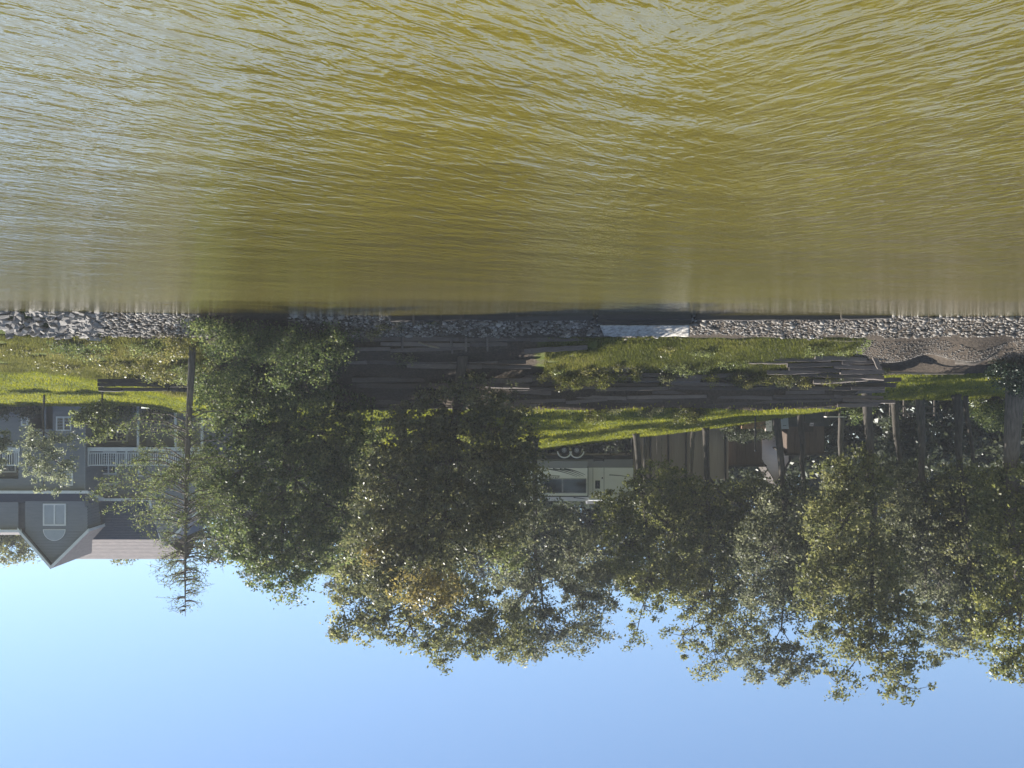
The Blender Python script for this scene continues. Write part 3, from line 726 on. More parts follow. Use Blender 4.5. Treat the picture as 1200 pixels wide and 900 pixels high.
# flat broken slabs: each its own rock
rv = []
for k in range(7):
    ang = np.sort(rng.uniform(0, 2 * math.pi, 6)) * .35 + np.arange(6) / 6 * 2 * math.pi * .9
    ring = np.stack([np.cos(ang) * rng.uniform(.75, 1.1, 6), np.sin(ang) * rng.uniform(.6, .95, 6)], -1)
    V = np.concatenate([np.concatenate([ring, rng.uniform(-.34, -.2, (6, 1))], 1), np.concatenate([ring * rng.uniform(.72, .98, (6, 1)), rng.uniform(.16, .38, (6, 1))], 1)])
    mb = MB(); mb.add(V, [(i, (i + 1) % 6, 6 + (i + 1) % 6, 6 + i) for i in range(6)] + [tuple(range(5, -1, -1)), tuple(range(6, 12))])
    rv.append(mb.mesh('rock', M['stone']))
revet = empty('rock_revetment', on_ground(45, 45), 'heap of flat grey broken rock slabs lining the shore below the house', 'rocks')
for i in range(360):
    x = rnd.uniform(-20, 118); Y = rnd.uniform(43.7, 46.3) + max(0, x - 40) * .012
    X = hx(x, Y); z = gz(X, Y)
    if z > .95 or z < -.1: continue
    o = link('rock', rv[i % 7], revet, np.array((X, Y, z + rnd.uniform(.0, .12))) - ORG[revet.name])
    s = rnd.uniform(.10, .29)
    o.scale = (s * rnd.uniform(.9, 1.5), s, s * rnd.uniform(.7, 1.3))
    o.rotation_euler = (rnd.uniform(-.7, 1.0), rnd.uniform(-.6, .6), rnd.uniform(0, 6.28))

# ------------------------------------------------------------------ timber walls
tm = []
for k in range(6):
    n = 7; V = []; b = .06
    sec = [(-.5 + b, -.5), (.5 - b, -.5), (.5, -.5 + b), (.5, .5 - b), (.5 - b, .5), (-.5 + b, .5), (-.5, .5 - b), (-.5, -.5 + b)]
    for i in range(n):
        u = i / (n - 1) - .5; oy, oz = rnd.uniform(-.05, .05), rnd.uniform(-.07, .07)
        sh = 1 if 0 < i < n - 1 else .93
        for (a, c) in sec: V.append((u, a * sh + oy + rnd.uniform(-.03, .03), c * sh + oz + rnd.uniform(-.03, .03)))
    mb = MB(); mb.v = V
    for i in range(n - 1):
        for j in range(8): mb.f.append((i * 8 + j, i * 8 + (j + 1) % 8, i * 8 + 8 + (j + 1) % 8, i * 8 + 8 + j))
    mb.f += [tuple(range(7, -1, -1)), tuple(range((n - 1) * 8, n * 8))]
    tm.append((mb.mesh('timber', M['timber']), mb.mesh('timber', M['timber_dark'])))
def timber(root, X, Y, z, L, d, h, rz=0., ry=0., rx=0., dark=False):
    o = link('timber', tm[rnd.randrange(6)][1 if dark else 0], root, np.array((X, Y, z)) - ORG[root.name])
    o.scale = (L, d, h); o.rotation_euler = (rx, ry, rz); return o
def wall(label, x0, x1, Y, y0, y1, hrow, Lm=2.4, back=.05, jit=.04, skip=0.05, dark=False, slope=0.):
    """stacked sleepers from photo column x0 to x1, rows from y0 to y1"""
    Xa, Xb = hx(x1, Y), hx(x0, Y); z0, z1 = hz(y0, Y), hz(y1, Y)
    root = empty('timber_retaining_wall', ((Xa + Xb) / 2, Y, z0), label, 'retaining wall')
    rows = max(1, round((z1 - z0) / hrow)); h = (z1 - z0) / rows
    setb = [rnd.uniform(-jit, jit) * 1.5 for _ in range(rows)]
    for r in range(rows):
        X = Xa - rnd.uniform(0, 1.2)
        while X < Xb - .3:
            L = min(Lm * rnd.uniform(.5, 1.5), Xb + .3 - X)
            if rnd.random() > skip:
                timber(root, X + L / 2, Y + r * back + setb[r] + rnd.uniform(-jit, jit), z0 + h * (r + .5) + rnd.uniform(-.02, .02) + slope * (X - Xa), L - .02, rnd.uniform(.2, .27), h * rnd.uniform(.74, .99),
                       rnd.gauss(0, .03), rnd.gauss(0, .024), rnd.gauss(0, .12), dark)
            X += L
    return root
wall('tall stacked wall of weathered grey timbers below the lawn', 602, 1028, 53.0, 438, 477, .195, Lm=2.9, jit=.12, skip=.10)
wall('two course low timber wall above the gravel strip', 398, 668, 49.35, 395, 412, .20, Lm=2.8, jit=.06)
wall('short timber step just above the low wall, in the evergreen shade', 415, 600, 51.0, 421, 432, .24)
wall('middle timber step of the shaded terraces', 420, 600, 52.5, 442, 455, .25)
wall('uppermost timber step of the shaded terraces under the lawn edge', 400, 600, 54.3, 462, 480, .25)
wall('dark timber step crossing the slope below the house', 122, 262, 53.8, 443, 459, .26, dark=True, skip=0)
wall('thin line of half sunk timbers along the grassy terrace', 745, 905, 51.2, 410, 415, .2, jit=.05)
# wet edging at the water
we = empty('water_edge_timbers', (hx(760, 47.2), 47.2, 0), 'low dark wet timbers edging the water below the gravel', 'timber edging')
for (x0, x1, Y, z) in ((462, 540, 47.55, .12), (548, 600, 47.35, .10), (602, 690, 47.3, .13), (705, 806, 47.0, .10), (704, 806, 47.2, .26), (820, 905, 47.2, .12), (908, 980, 47.2, .10), (990, 1040, 47.3, .06)):
    L = (x1 - x0) / F * Y
    timber(we, hx((x0 + x1) / 2, Y), Y, z - .03, L + .3, .24, .22, rnd.gauss(0, .02), rnd.gauss(0, .012), rnd.gauss(0, .1), True)
for x in (485, 517, 540, 690):
    Y = 47.3; timber(we, hx(x, Y), Y, .15, .55, .12, .12, 0, math.pi / 2, 0, True)
# loose pile of collapsed timbers
lp = empty('collapsed_timber_pile', (hx(985, 51), 51, gz(hx(985, 51), 51)), 'collapsed pile of loose grey timbers at the washed out wall end', 'timber pile')
for (x, y, Y, L, rz, ry) in ((940, 421, 51.2, 2.6, .05, .02), (985, 420, 51.0, 2.4, -.06, .04), (1010, 424, 51.3, 1.8, .1, -.03), (960, 427, 51.5, 3.0, -.03, -.04), (1005, 430, 51.6, 2.2, .08, .03), (955, 433, 51.8, 2.4, .03, .05),
                             (1010, 436, 52.0, 2.1, -.1, .0), (930, 436, 52.2, 2.5, 0., -.02), (975, 440, 52.3, 3.0, .05, .03), (1018, 442, 52.4, 1.4, .3, .1), (900, 424, 51.6, 1.8, .02, .02), (985, 446, 52.6, 2.6, -.02, -.05), (1026, 421, 50.9, .9, .2, 1.2)):
    timber(lp, hx(x, Y), Y, hz(y, Y), L, .2, .2, rz, ry, rnd.uniform(-.3, .3))
# posts of the lower wall and loose poles
ps = empty('timber_stakes', on_ground(530, 49.2), 'upright thin stakes and fallen poles holding the low timber wall', 'stakes')
for (x, y0, y1, dx) in ((472, 396, 411, -1), (528, 392, 414, 2), (571, 394, 412, 0), (546, 396, 412, 0)):
    Y = 49.15; a = W(x, y0, Y); b = W(x + dx, y1, Y); a[2] -= .15
    MB().tube([a, (a + b) / 2, b], [.06, .055, .05], 7).build('stake', M['timber'], ps)
for (a, b) in (((490, 401, 49.1), (515, 408, 49.15)), ((651, 427, 51.9), (672, 419, 51.6)), ((735, 411, 50.9), (790, 413, 50.95)), ((970, 398, 49.2), (1015, 399, 49.3)), ((1040, 436, 52.6), (1130, 438, 52.7))):
    MB().tube([W(*a), (W(*a) + W(*b)) / 2 + np.array((0, 0, .03)), W(*b)], [.045, .05, .035], 7).build('pole', M['dry'], ps)
# driftwood in the shallows by the rocks
MB().tube([W(56, 368.5, 43.9), W(66, 369.5, 43.8), W(73, 366, 43.8)], [.05, .06, .03], 7).build('driftwood', M['stone'], None, loc=W(62, 367, 43.8))
dw = COL.objects['driftwood']; tag(dw, 'short pale driftwood stick at the water edge below the rock slabs', 'driftwood')
# roots and dark logs in the washed-out heap
for (pts, lab) in (([(1120, 418, 50.9), (1142, 412, 50.5), (1165, 400, 50.0)], 'dark log lying over the brown spoil heap'),):
    q = [W(*p) for p in pts]; q = [np.array((p[0], p[1], gz(p[0], p[1]) + .05)) for p in q]
    o = MB().tube(q, list(np.linspace(.2, .1, len(q))), 8).build('fallen_log', M['bark'], None, True, loc=q[0]); tag(o, lab, 'log')

# bleached sheet panel on the water edge
pan = empty('bleached_panel', (hx(755, 47.6), 47.6, .2), 'pale bleached flat panel lying on the gravel at the waterline', 'panel')
nu, nv = 40, 8; V = []
for j in range(nv + 1):
    for i in range(nu + 1):
        u, v = i / nu, j / nv
        x = 703 + (808 - 703) * u + (1 - u) * v * 5
        Y = 47.25 + .95 * v
        z = .42 + .42 * v + .012 * math.sin(17 * u + 4 * v + 2 * math.sin(7 * u)) * (.3 + v)
        V.append(np.array((hx(x, Y), Y, z)) - ORG[pan.name])
fs = [(j * (nu + 1) + i, (j + 1) * (nu + 1) + i, (j + 1) * (nu + 1) + i + 1, j * (nu + 1) + i + 1) for j in range(nv) for i in range(nu)]
so = link('sheet', np_mesh('sheet', V, fs, M['plastic'], smooth=True), pan)
sm = so.modifiers.new('thick', 'SOLIDIFY'); sm.thickness = .03
for Y, z in ((47.35, .40), (48.05, .74)):
    MB().box(hx(806, Y), hx(706, Y), Y, Y + .14, z - .16, z - .03).build('support_beam', M['timber'], pan)

# ------------------------------------------------------------------ house
HB = np.array((hx(60, 76), 78.0, 4.2))
house = empty('grey_house', HB, 'large grey clapboard house with white trim, steep gable and long upper deck', 'house')
def siding(mb, X0, X1, z0, z1, Y, holes=(), row=.19):
    xs = sorted({X0, X1, *[h[0] for h in holes], *[h[1] for h in holes]}); zs = sorted({z0, z1, *[h[2] for h in holes], *[h[3] for h in holes]})
    for i in range(len(xs) - 1):
        for j in range(len(zs) - 1):
            a, b, c, d = xs[i], xs[i + 1], zs[j], zs[j + 1]
            if b <= X0 or a >= X1 or d <= z0 or c >= z1: continue
            if any(h[0] <= a and b <= h[1] and h[2] <= c and d <= h[3] for h in holes): continue
            k = math.floor(c / row)
            while k * row < d:
                p, q = max(c, k * row), min(d, (k + 1) * row)
                if q - p > .005:
                    yp = Y - .028 * (1 - (p - k * row) / row); yq = Y - .028 * (1 - (q - k * row) / row)
                    mb.quad((a, yp, p), (b, yp, p), (b, yq, q), (a, yq, q))
                    mb.quad((a, Y, p), (b, Y, p), (b, yp, p), (a, yp, p))
                k += 1
def window(X0, X1, z0, z1, Y, panes=(1, 1), mat='glass', fw=.09, parent=None, sash=True):
    """frame proud of the wall, recessed panes"""
    par = parent or house
    fr = MB()
    fr.box(X0, X0 + fw, Y - .06, Y + .05, z0, z1).box(X1 - fw, X1, Y - .06, Y + .05, z0, z1)
    fr.box(X0 + fw, X1 - fw, Y - .058, Y + .05, z0, z0 + fw).box(X0 + fw, X1 - fw, Y - .058, Y + .05, z1 - fw, z1)
    nx, nz = panes
    for i in range(1, nx):
        xm = X0 + (X1 - X0) * i / nx; fr.box(xm - fw * .5, xm + fw * .5, Y - .055, Y + .05, z0 + fw, z1 - fw)
    w = fr.build('window', M['trim'], par)
    for i in range(nx):
        for j in range(nz):
            a = X0 + fw + (X1 - X0 - 2 * fw) * i / nx; b = X0 + fw + (X1 - X0 - 2 * fw) * (i + 1) / nx
            c = z0 + fw + (z1 - z0 - 2 * fw) * j / nz; d = z0 + fw + (z1 - z0 - 2 * fw) * (j + 1) / nz
            yy = Y - .015 if j == 0 else Y - .002
            MB().quad((a, yy, c), (b, yy, c), (b, yy, d), (a, yy, d)).build('pane', M[mat], w)
    return w
Y1 = 73.0
XA0, XA1 = hx(100, Y1), hx(-75, Y1); ZE = hz(575, Y1)
bal = (hx(22, Y1), hx(-40, Y1), hz(528, Y1), hz(561, Y1))
pat = (hx(62, Y1), hx(34, Y1), 3.9, hz(503, Y1))
mb = MB(); siding(mb, XA0, XA1, 3.4, ZE, Y1, [bal, pat])
# side wall towards the deck, with boards as well
k = math.floor(3.4 / .19)
ZS = hz(593, 73.5)
while k * .19 < ZS:
    p, q = k * .19, min(ZS, (k + 1) * .19)
    mb.quad((XA0 + .0, Y1 + .001, q), (XA0 - .028, Y1 + .001, p), (XA0 - .028, 84, p), (XA0, 84, q)); k += 1
mb.quad((XA0 + .012, Y1 + .02, 3.4), (XA0 + .012, Y1 + .02, ZS), (XA0 + .012, 84, ZS), (XA0 + .012, 84, 3.4))
mb.build('front_wall', M['siding'], house)
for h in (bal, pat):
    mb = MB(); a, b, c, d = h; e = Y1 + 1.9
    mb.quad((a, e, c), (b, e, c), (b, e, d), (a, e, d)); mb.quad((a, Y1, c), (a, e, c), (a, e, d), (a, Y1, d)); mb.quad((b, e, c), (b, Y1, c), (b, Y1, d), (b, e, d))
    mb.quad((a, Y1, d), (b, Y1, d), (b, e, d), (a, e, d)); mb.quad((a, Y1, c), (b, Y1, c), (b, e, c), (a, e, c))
    mb.build('recess', M['siding_shaded'], house)
window(hx(20, Y1 + 1.9), hx(4, Y1 + 1.9), hz(528, Y1), hz(556, Y1), Y1 + 1.85, (1, 1), fw=.1)
MB().box(hx(53.5, Y1), hx(50.5, Y1), Y1 + .05, Y1 + .22, 3.8, hz(503, Y1)).build('patio_post', M['siding'], house)
window(hx(84, Y1), hx(66, Y1), hz(488, Y1), hz(505, Y1), Y1, (2, 1))
window(hx(33, Y1), hx(25, Y1), hz(489, Y1), hz(499, Y1), Y1, (1, 1), 'blind')
window(hx(86, Y1), hx(72, Y1), hz(549, Y1), hz(569, Y1), Y1, (1, 1), 'blind')
# deck side block
Y2 = 76.2
XB0, XB1 = hx(242, Y2), XA0
Z2 = hz(585, 75.5)
mb = MB(); siding(mb, XB0, XB1, 4.4, Z2, Y2); mb.build('deck_wall', M['siding'], house)
window(hx(137, Y2), hx(118, Y2), hz(529, Y2), hz(556, Y2), Y2, (2, 1), fw=.1)
window(hx(137, Y2), hx(119, Y2), hz(566, Y2), hz(574, Y2), Y2, (2, 1), 'blind')
window(hx(196, Y2), hx(162, Y2), hz(529, Y2), hz(558, Y2), Y2, (3, 1), fw=.1)
window(hx(150, Y2), hx(125, Y2), hz(498, Y2), hz(518, Y2), Y2, (2, 1), fw=.1)
Yd = 73.3; XD0, XD1 = hx(238, Yd), XA0 - .03; zd = hz(527, Yd)
MB().box(XD0, XD1, Yd + .06, Y2 - .03, zd - .12, zd).build('deck_floor', M['timber'], house)
MB().box(XD0, XD1, Yd, Yd + .06, zd - .16, zd + .10).build('deck_fascia', M['trim'], house)
def railing(X0, X1, Y, z0, h, step=.147):
    MB().box(X0, X1, Y - .03, Y + .04, z0 + h - .07, z0 + h).build('top_rail', M['trim'], house)
    MB().box(X0, X1, Y - .02, Y + .03, z0 + .09, z0 + .15).build('bottom_rail', M['trim'], house)
    bm = MB().box(-.022, .022, -.018, .018, z0 + .15, z0 + h - .07).mesh('baluster', M['trim'])
    n = int((X1 - X0) / step)
    for i in range(1, n):
        link('baluster', bm, house, np.array((X0 + (X1 - X0) * i / n, Y + .004, 0)) - ORG[house.name])
    for X in np.arange(X0, X1 + .01, (X1 - X0) / max(1, round((X1 - X0) / 2.4))):
        MB().box(X - .05, X + .05, Y - .05, Y + .055, z0, z0 + h + .04).build('rail_post', M['trim'], house)
railing(XD0 + .06, XD1 - .06, Yd + .05, zd + .1, .96)
railing(bal[0], bal[1], Y1 + .02, bal[2] + .02, .98)
MB().box(bal[0] - .1, bal[1], Y1 - .06, Y1 - .03, bal[2] - .2, bal[2] + .06).build('balcony_fascia', M['trim'], house)
for x in (161, 205, 236):
    MB().box(hx(x, Yd) - .07, hx(x, Yd) + .07, Yd + .1, Yd + .24, 4.2, zd - .12).build('deck_post', M['trim'], house)
X = hx(115.5, 76); MB().tube([(X, 75.9, 5.0), (X, 75.9, Z2 - .5), (X - .05, 75.6, Z2 - .1)], .05, 6).build('downspout', M['trim'], house)
# eaves and lower roofs
Yo = 72.5
MB().box(hx(103, Yo), XA1 + .4, Yo, Yo + .05, ZE - .05, ZE + .14).build('eave_fascia', M['trim'], house)
MB().box(hx(103, Yo), XA1 + .4, Yo + .05, Y1 - .03, ZE - .04, ZE + .02).build('soffit', M['siding_shaded'], house)
ed = MB(); a = np.array((hx(103, Yo), Yo, ZE)); b = np.array((hx(103, Yo) - .02, 75.4, Z2 - .02))
ed.prism([(a[0] - .05, 0), (a[0], 0), (a[0], .1), (a[0] - .05, .1)], 0, .01) if False else None
ed.add([(a[0] - .05, Yo, ZE - .05), (a[0] - .05, 75.4, Z2 - .1), (a[0] - .05, 75.4, Z2 + .1), (a[0] - .05, Yo, ZE + .14),
        (a[0], Yo, ZE - .05), (a[0], 75.4, Z2 - .1), (a[0], 75.4, Z2 + .1), (a[0], Yo, ZE + .14)],
       [(0, 1, 2, 3), (7, 6, 5, 4), (0, 3, 7, 4), (1, 5, 6, 2), (3, 2, 6, 7), (0, 4, 5, 1)])
ed.build('eave_return', M['trim'], house)
Y3 = 73.5; Z3 = hz(588, Y3)
MB().quad((hx(103, Yo), Yo + .02, ZE + .12), (XA1 + .4, Yo + .02, ZE + .12), (XA1 + .4, Y3 + .2, Z3 + .1), (hx(103, Yo), Y3 + .2, Z3 + .1)).build('skirt_roof', M['slate'], house)
# mansard above the deck: courses of slate built as steps
Ya, za, Yb_, zb = 75.4, Z2 + .06, 76.3, hz(632, 76.3)
XR0, XR1 = hx(175, 75.4), XA0 + 1.2
rows = 15; mb = MB()
for i in range(rows):
    t0, t1 = i / rows, (i + 1) / rows
    y0, y1 = Ya + (Yb_ - Ya) * t0, Ya + (Yb_ - Ya) * t1; z0, z1 = za + (zb - za) * t0, za + (zb - za) * t1
    x0 = XR0 - .5 * t0; x1 = XR0 - .5 * t1
    mb.quad((x0, y0 - .03, z0), (XR1, y0 - .03, z0), (XR1, y1, z1), (x1, y1, z1))
    mb.quad((x0, y0, z0), (XR1, y0, z0), (XR1, y0 - .03, z0), (x0, y0 - .03, z0))
mb.build('mansard_roof', M['slate'], house)
MB().box(XR0 - .1, hx(115, 75.4), 75.3, 75.36, Z2 - .08, Z2 + .1).build('eave_fascia', M['trim'], house)
mb = MB(); Yc, zc = 82.0, hz(655, 82)
for i in range(14):
    t0, t1 = i / 14, (i + 1) / 14
    y0, y1 = Yb_ + (Yc - Yb_) * t0, Yb_ + (Yc - Yb_) * t1; z0, z1 = zb + (zc - zb) * t0, zb + (zc - zb) * t1
    mb.quad((XR0 - .7, y0 - .008, z0 + .012), (XR1 + 4, y0 - .008, z0 + .012), (XR1 + 4, y1, z1), (XR0 - .7, y1, z1))
    mb.quad((XR0 - .7, y0, z0 - .01), (XR1 + 4, y0, z0 - .01), (XR1 + 4, y0 - .008, z0 + .012), (XR0 - .7, y0 - .008, z0 + .012))
mb.quad((XR0 - .7, Yc, zc), (XR1 + 4, Yc, zc), (XR1 + 4, 88, zc - 3), (XR0 - .7, 88, zc - 3))
mb.build('shingle_roof', M['shingle'], house)
MB().add([(XR0 + .04, Ya - .08, za), (XR0 - .10, Ya - .08, za), (XR0 - .62, Yb_ - .08, zb), (XR0 - .48, Yb_ - .08, zb), (XR0 + .04, Ya + .1, za), (XR0 - .10, Ya + .1, za), (XR0 - .62, Yb_ + .1, zb), (XR0 - .48, Yb_ + .1, zb)],
         [(0, 1, 2, 3), (7, 6, 5, 4), (0, 4, 5, 1), (2, 6, 7, 3), (1, 5, 6, 2), (0, 3, 7, 4)]).build('rake_trim', M['trim'], house)
# upper front gable
XG0, XG1 = hx(103, Y3), hx(30, Y3); ZG = hz(623, Y3); XP, ZP = hx(63.5, Y3), hz(662, Y3)
mb = MB(); wz0, wz1 = hz(590, Y3), hz(616, Y3); wx0, wx1 = hx(78, Y3), hx(51, Y3)
siding(mb, XG0, XG1, Z3 - .4, ZG, Y3, [(wx0, wx1, wz0, wz1)])
row = .19; k = math.floor(ZG / row)
def gx_at(z, side):
    t = min(1, (z - ZG) / (ZP - ZG)); return (XG0 + (XP - XG0) * t) if side == 0 else (XG1 + (XP - XG1) * t)
while k * row < ZP - .02:
    p, q = max(ZG, k * row), min(ZP - .01, (k + 1) * row)
    mb.quad((gx_at(p, 0), Y3 - .028, p), (gx_at(p, 1), Y3 - .028, p), (gx_at(q, 1), Y3, q), (gx_at(q, 0), Y3, q)); k += 1
k = math.floor((Z3 - .4) / row)
while k * row < ZG:
    p, q = k * row, min(ZG, (k + 1) * row)
    mb.quad((XG0, Y3 + .001, q), (XG0 - .028, Y3 + .001, p), (XG0 - .028, 77, p), (XG0, 77, q)); k += 1
mb.build('gable_wall', M['siding'], house)
window(wx0, wx1, wz0, wz1, Y3, (2, 2), 'blind', fw=.1)
# half round light under the peak
hc = (wx0 + wx1) / 2; hr = (wx1 - wx0) / 2 * .98; hz0 = hz(620, Y3)
arc = [(hc + hr * math.cos(t), hz0 + hr * 1.02 * math.sin(t)) for t in np.linspace(0, math.pi, 17)]
hw = MB().prism(arc, Y3 - .075, Y3 - .03).build('half_round_window', M['trim'], house)
arc2 = [(hc + (hr - .06) * math.cos(t), hz0 + .05 + (hr - .07) * math.sin(t)) for t in np.linspace(0, math.pi, 17)]
MB().prism(arc2, Y3 - .085, Y3 - .078).build('pane', M['blind'], hw)
# gable roof planes and rakes
ov = .45; yb = 86.0
def gslab(xa, za_, xb, zb__, y0, y1, th, dz=0.): return [(xa, y0, za_ + dz), (xb, y0, zb__ + dz), (xb, y1, zb__ + dz), (xa, y1, za_ + dz), (xa, y0, za_ + dz - th), (xb, y0, zb__ + dz - th), (xb, y1, zb__ + dz - th), (xa, y1, za_ + dz - th)]
BOXF = [(0, 3, 2, 1), (4, 5, 6, 7), (0, 1, 5, 4), (2, 3, 7, 6), (1, 2, 6, 5), (0, 4, 7, 3)]
sl_ = (ZP - ZG) / abs(XP - XG0)
xe0 = XG0 - .25; ze0 = ZG - .25 * sl_; xe1 = XG1 + .3; ze1 = ZG - .3 * sl_
for (xe, ze) in ((xe0, ze0), (xe1, ze1)):
    MB().add(gslab(xe, ze, XP, ZP, Y3 - ov, yb if xe == xe0 else yb, .06, .17), BOXF).build('gable_roof', M['shingle'], house)
    MB().add(gslab(xe, ze, XP, ZP, Y3 - ov - .05, Y3 - ov - .003, .24, .20), BOXF).build('rake_trim', M['trim'], house)
    MB().add(gslab(xe, ze, XP, ZP, Y3 - ov, Y3 - .03, .03, .10), BOXF).build('soffit', M['siding_shaded'], house)
MB().box(XG0 - .27, XG0 - .22, Y3 - ov, 78, ze0 + .0, ze0 + .18).build('eave_fascia', M['trim'], house)
# neighbouring dormer wall
Yn = 73.6; zn = hz(620, Yn)
mb = MB(); siding(mb, hx(22, Yn), XA1, Z3 - .4, zn, Yn); mb.build('dormer_wall', M['siding'], house)
mb = MB(); siding(mb, hx(36, Yn), hx(17, Yn), Z3 - .4, zn, Yn + .5); mb.build('dormer_recess', M['siding_shaded'], house)
MB().box(hx(26, Yn - .4), XA1 + .4, Yn - .45, Yn - .4, zn - .02, zn + .16).build('eave_fascia', M['trim'], house)
MB().add([(hx(26, Yn), Yn - .42, zn + .15), (XA1 + .4, Yn - .42, zn + .15), (XA1 + .4, 76.5, zn + .75), (hx(26, Yn), 76.5, zn + .75)], [(0, 1, 2, 3)]).build('dormer_roof', M['shingle'], house)
# wing gable at the deck end
Yw = 75.5
wp = [(hx(178, Yw) + .35, 4.4), (hx(245, Yw), 4.4), (hx(245, Yw), hz(588, Yw)), (hx(197, Yw), hz(634, Yw)), (hx(190, Yw), hz(634, Yw)), (hx(178, Yw) + .35, hz(590, Yw))]
MB().prism(wp, Yw, 84).build('wing_wall', M['siding'], house)
xa, za2, xb, zb2 = hx(252, Yw), hz(582, Yw), hx(195, Yw), hz(637, Yw)
MB().add(gslab(xa, za2, xb, zb2, Yw - .45, 84, .10, .1), BOXF).build('wing_roof', M['slate'], house)
MB().add(gslab(xa, za2, xb, zb2, Yw - .50, Yw - .453, .22, .14), BOXF).build('rake_trim', M['trim'], house)

# ------------------------------------------------------------------ travel trailer
YV = 74.4
XL, XRr = hx(742, YV), hx(596, YV); zg_ = gz(hx(670, YV), YV); zt = hz(587, YV); zb0 = hz(538.5, YV)
rv_ = empty('travel_trailer', ((XL + XRr) / 2, YV + 1.2, zg_), 'white and grey travel trailer with slide out and dark swoosh graphics parked on the lawn', 'trailer')
D = 2.5
def rbox(mb, x0, x1, y0, y1, z0, z1, r=.15):
    pts = [(x0, z0), (x1, z0), (x1, z1 - r), (x1 - r * .3, z1 - r * .3), (x1 - r, z1), (x0 + r, z1), (x0 + r * .3, z1 - r * .3), (x0, z1 - r)]
    return mb.prism(pts, y0, y1)
zs = hz(548, YV)
rbox(MB(), XL, XRr, YV, YV + D, zs, zt).build('body', M['rv_white'], rv_)
MB().box(XL + .02, XRr - .02, YV + .01, YV + D - .01, zb0, zs).build('skirt', M['rv_grey'], rv_)
MB().box(XL + .1, XRr - .1, YV + .2, YV + D - .2, zb0 - .28, zb0).build('chassis', M['black'], rv_)
# slide-out
xs0, xs1 = hx(688, YV), hx(627, YV); ys = YV - .45; s0, s1 = hz(540, ys), hz(581, ys)
so_ = rbox(MB(), xs0, xs1, ys, YV - .004, zs, s1, .05).build('slide_out', M['rv_white'], rv_)
MB().box(xs0, xs1, ys + .0, YV - .006, s0, zs - .004).build('slide_skirt', M['rv_grey'], so_)
MB().box(xs0 - .05, xs0 - .003, ys + .02, YV - .02, zs - .1, s1).build('slide_seal', M['black'], so_)
MB().box(xs0 - .05, xs1, ys - .02, YV - .02, s1 + .003, s1 + .07).build('slide_awning', M['decal'], so_)
for (x0, x1) in ((657.5, 634), (685.5, 660)):
    a, b, c, d = hx(x0 + .8, ys), hx(x1, ys), hz(561.5, ys), hz(577, ys)
    f = MB(); f.box(a - .05, a, ys - .03, ys, c - .05, d + .05).box(b, b + .05, ys - .03, ys, c - .05, d + .05).box(a, b, ys - .029, ys, d, d + .05).box(a, b, ys - .029, ys, c - .05, c)
    f = f.build('window', M['rim'], rv_)
    MB().quad((a, ys - .012, c), (b, ys - .012, c), (b, ys - .012, d), (a, ys - .012, d)).build('pane', M['glass'], f)
# swooshes on the slide-out and the body
def swoosh(p0, p1, w0, w1, bow, Yp):
    mb = MB(); n = 12; a = []; 
    for i in range(n + 1):
        t = i / n
        x = p0[0] + (p1[0] - p0[0]) * t; y = p0[1] + (p1[1] - p0[1]) * t + bow * math.sin(math.pi * t)
        w = w0 + (w1 - w0) * t
        a.append((W(x, y + w, Yp), W(x, y - w, Yp)))
    for i in range(n): mb.quad(a[i][0], a[i][1], a[i + 1][1], a[i + 1][0])
    mb.build('swoosh_stripe', M['decal'], rv_)
for (p0, p1, w, bw) in (((640, 549.3), (676, 558.5), .8, -1.2), ((648, 549.2), (680, 558.2), .8, -1.3), ((656, 549.2), (684, 558), .7, -1.4), ((661, 549.2), (686, 556.5), .6, -1.2)):
    swoosh(p0, p1, .75, .2, bw, ys - .006)
swoosh((714, 556.5), (740, 559.5), .5, .2, -.6, YV - .006)
swoosh((672, 583), (690, 585.5), .5, .2, -.3, YV - .006)
swoosh((712, 577.5), (736, 579.5), .2, .5, .3, YV - .006)
# scripted name above the windows, drawn as a run of strokes
mb = MB(); Yp = ys - .012
for i in range(9):
    x0 = 655.5 - i * 2.0
    hgt_ = 1.3 + .9 * abs(math.sin(i * 2.1))
    q = [W(x0 - .9 * math.sin(t * 2 * math.pi) * .7 - t * 1.4, 558.6 + hgt_ * (.5 - .5 * math.cos(2 * math.pi * t)), Yp) for t in np.linspace(0, 1, 9)]
    mb.tube(q, .014, 4)
mb.tube([W(656, 557.8, Yp), W(648, 557.3, Yp), W(637, 558.3, Yp)], .016, 4)
mb.build('script_lettering', M['decal'], rv_)
# wheels with fender arches
for x in (661, 675.5):
    c = W(x, 534.8, YV); c[2] = zg_ + .34; c[1] = YV - .12
    MB().tube([c + (0, -.02, 0), c + (0, .02, 0), c + (0, .2, 0), c + (0, .24, 0)], [.29, .34, .34, .29], 24).build('tyre', M['rubber'], rv_, smooth=False)
    w = MB().tube([c + (0, -.035, 0), c + (0, -.015, 0)], [.15, .16], 18).build('rim', M['rim'], rv_)
    for k in range(5):
        t = 2 * math.pi * k / 5
        MB().tube([c + (math.cos(t) * .095, -.042, math.sin(t) * .095), c + (math.cos(t) * .095, -.036, math.sin(t) * .095)], .036, 8).build('hand_hole', M['black'], w)
    pts = [c + (math.cos(t) * .47, -.0, math.sin(t) * .47) for t in np.linspace(.12, math.pi - .12, 12)]
    MB().tube([p + np.array((0, -.36, 0)) for p in pts], .05, 6).build('fender', M['rv_white'], rv_, smooth=True)
    MB().tube([c + (0, .1, 0), c + (0, -.34, 0)], [.42, .42], 20).build('wheel_well', M['black'], rv_) if False else None
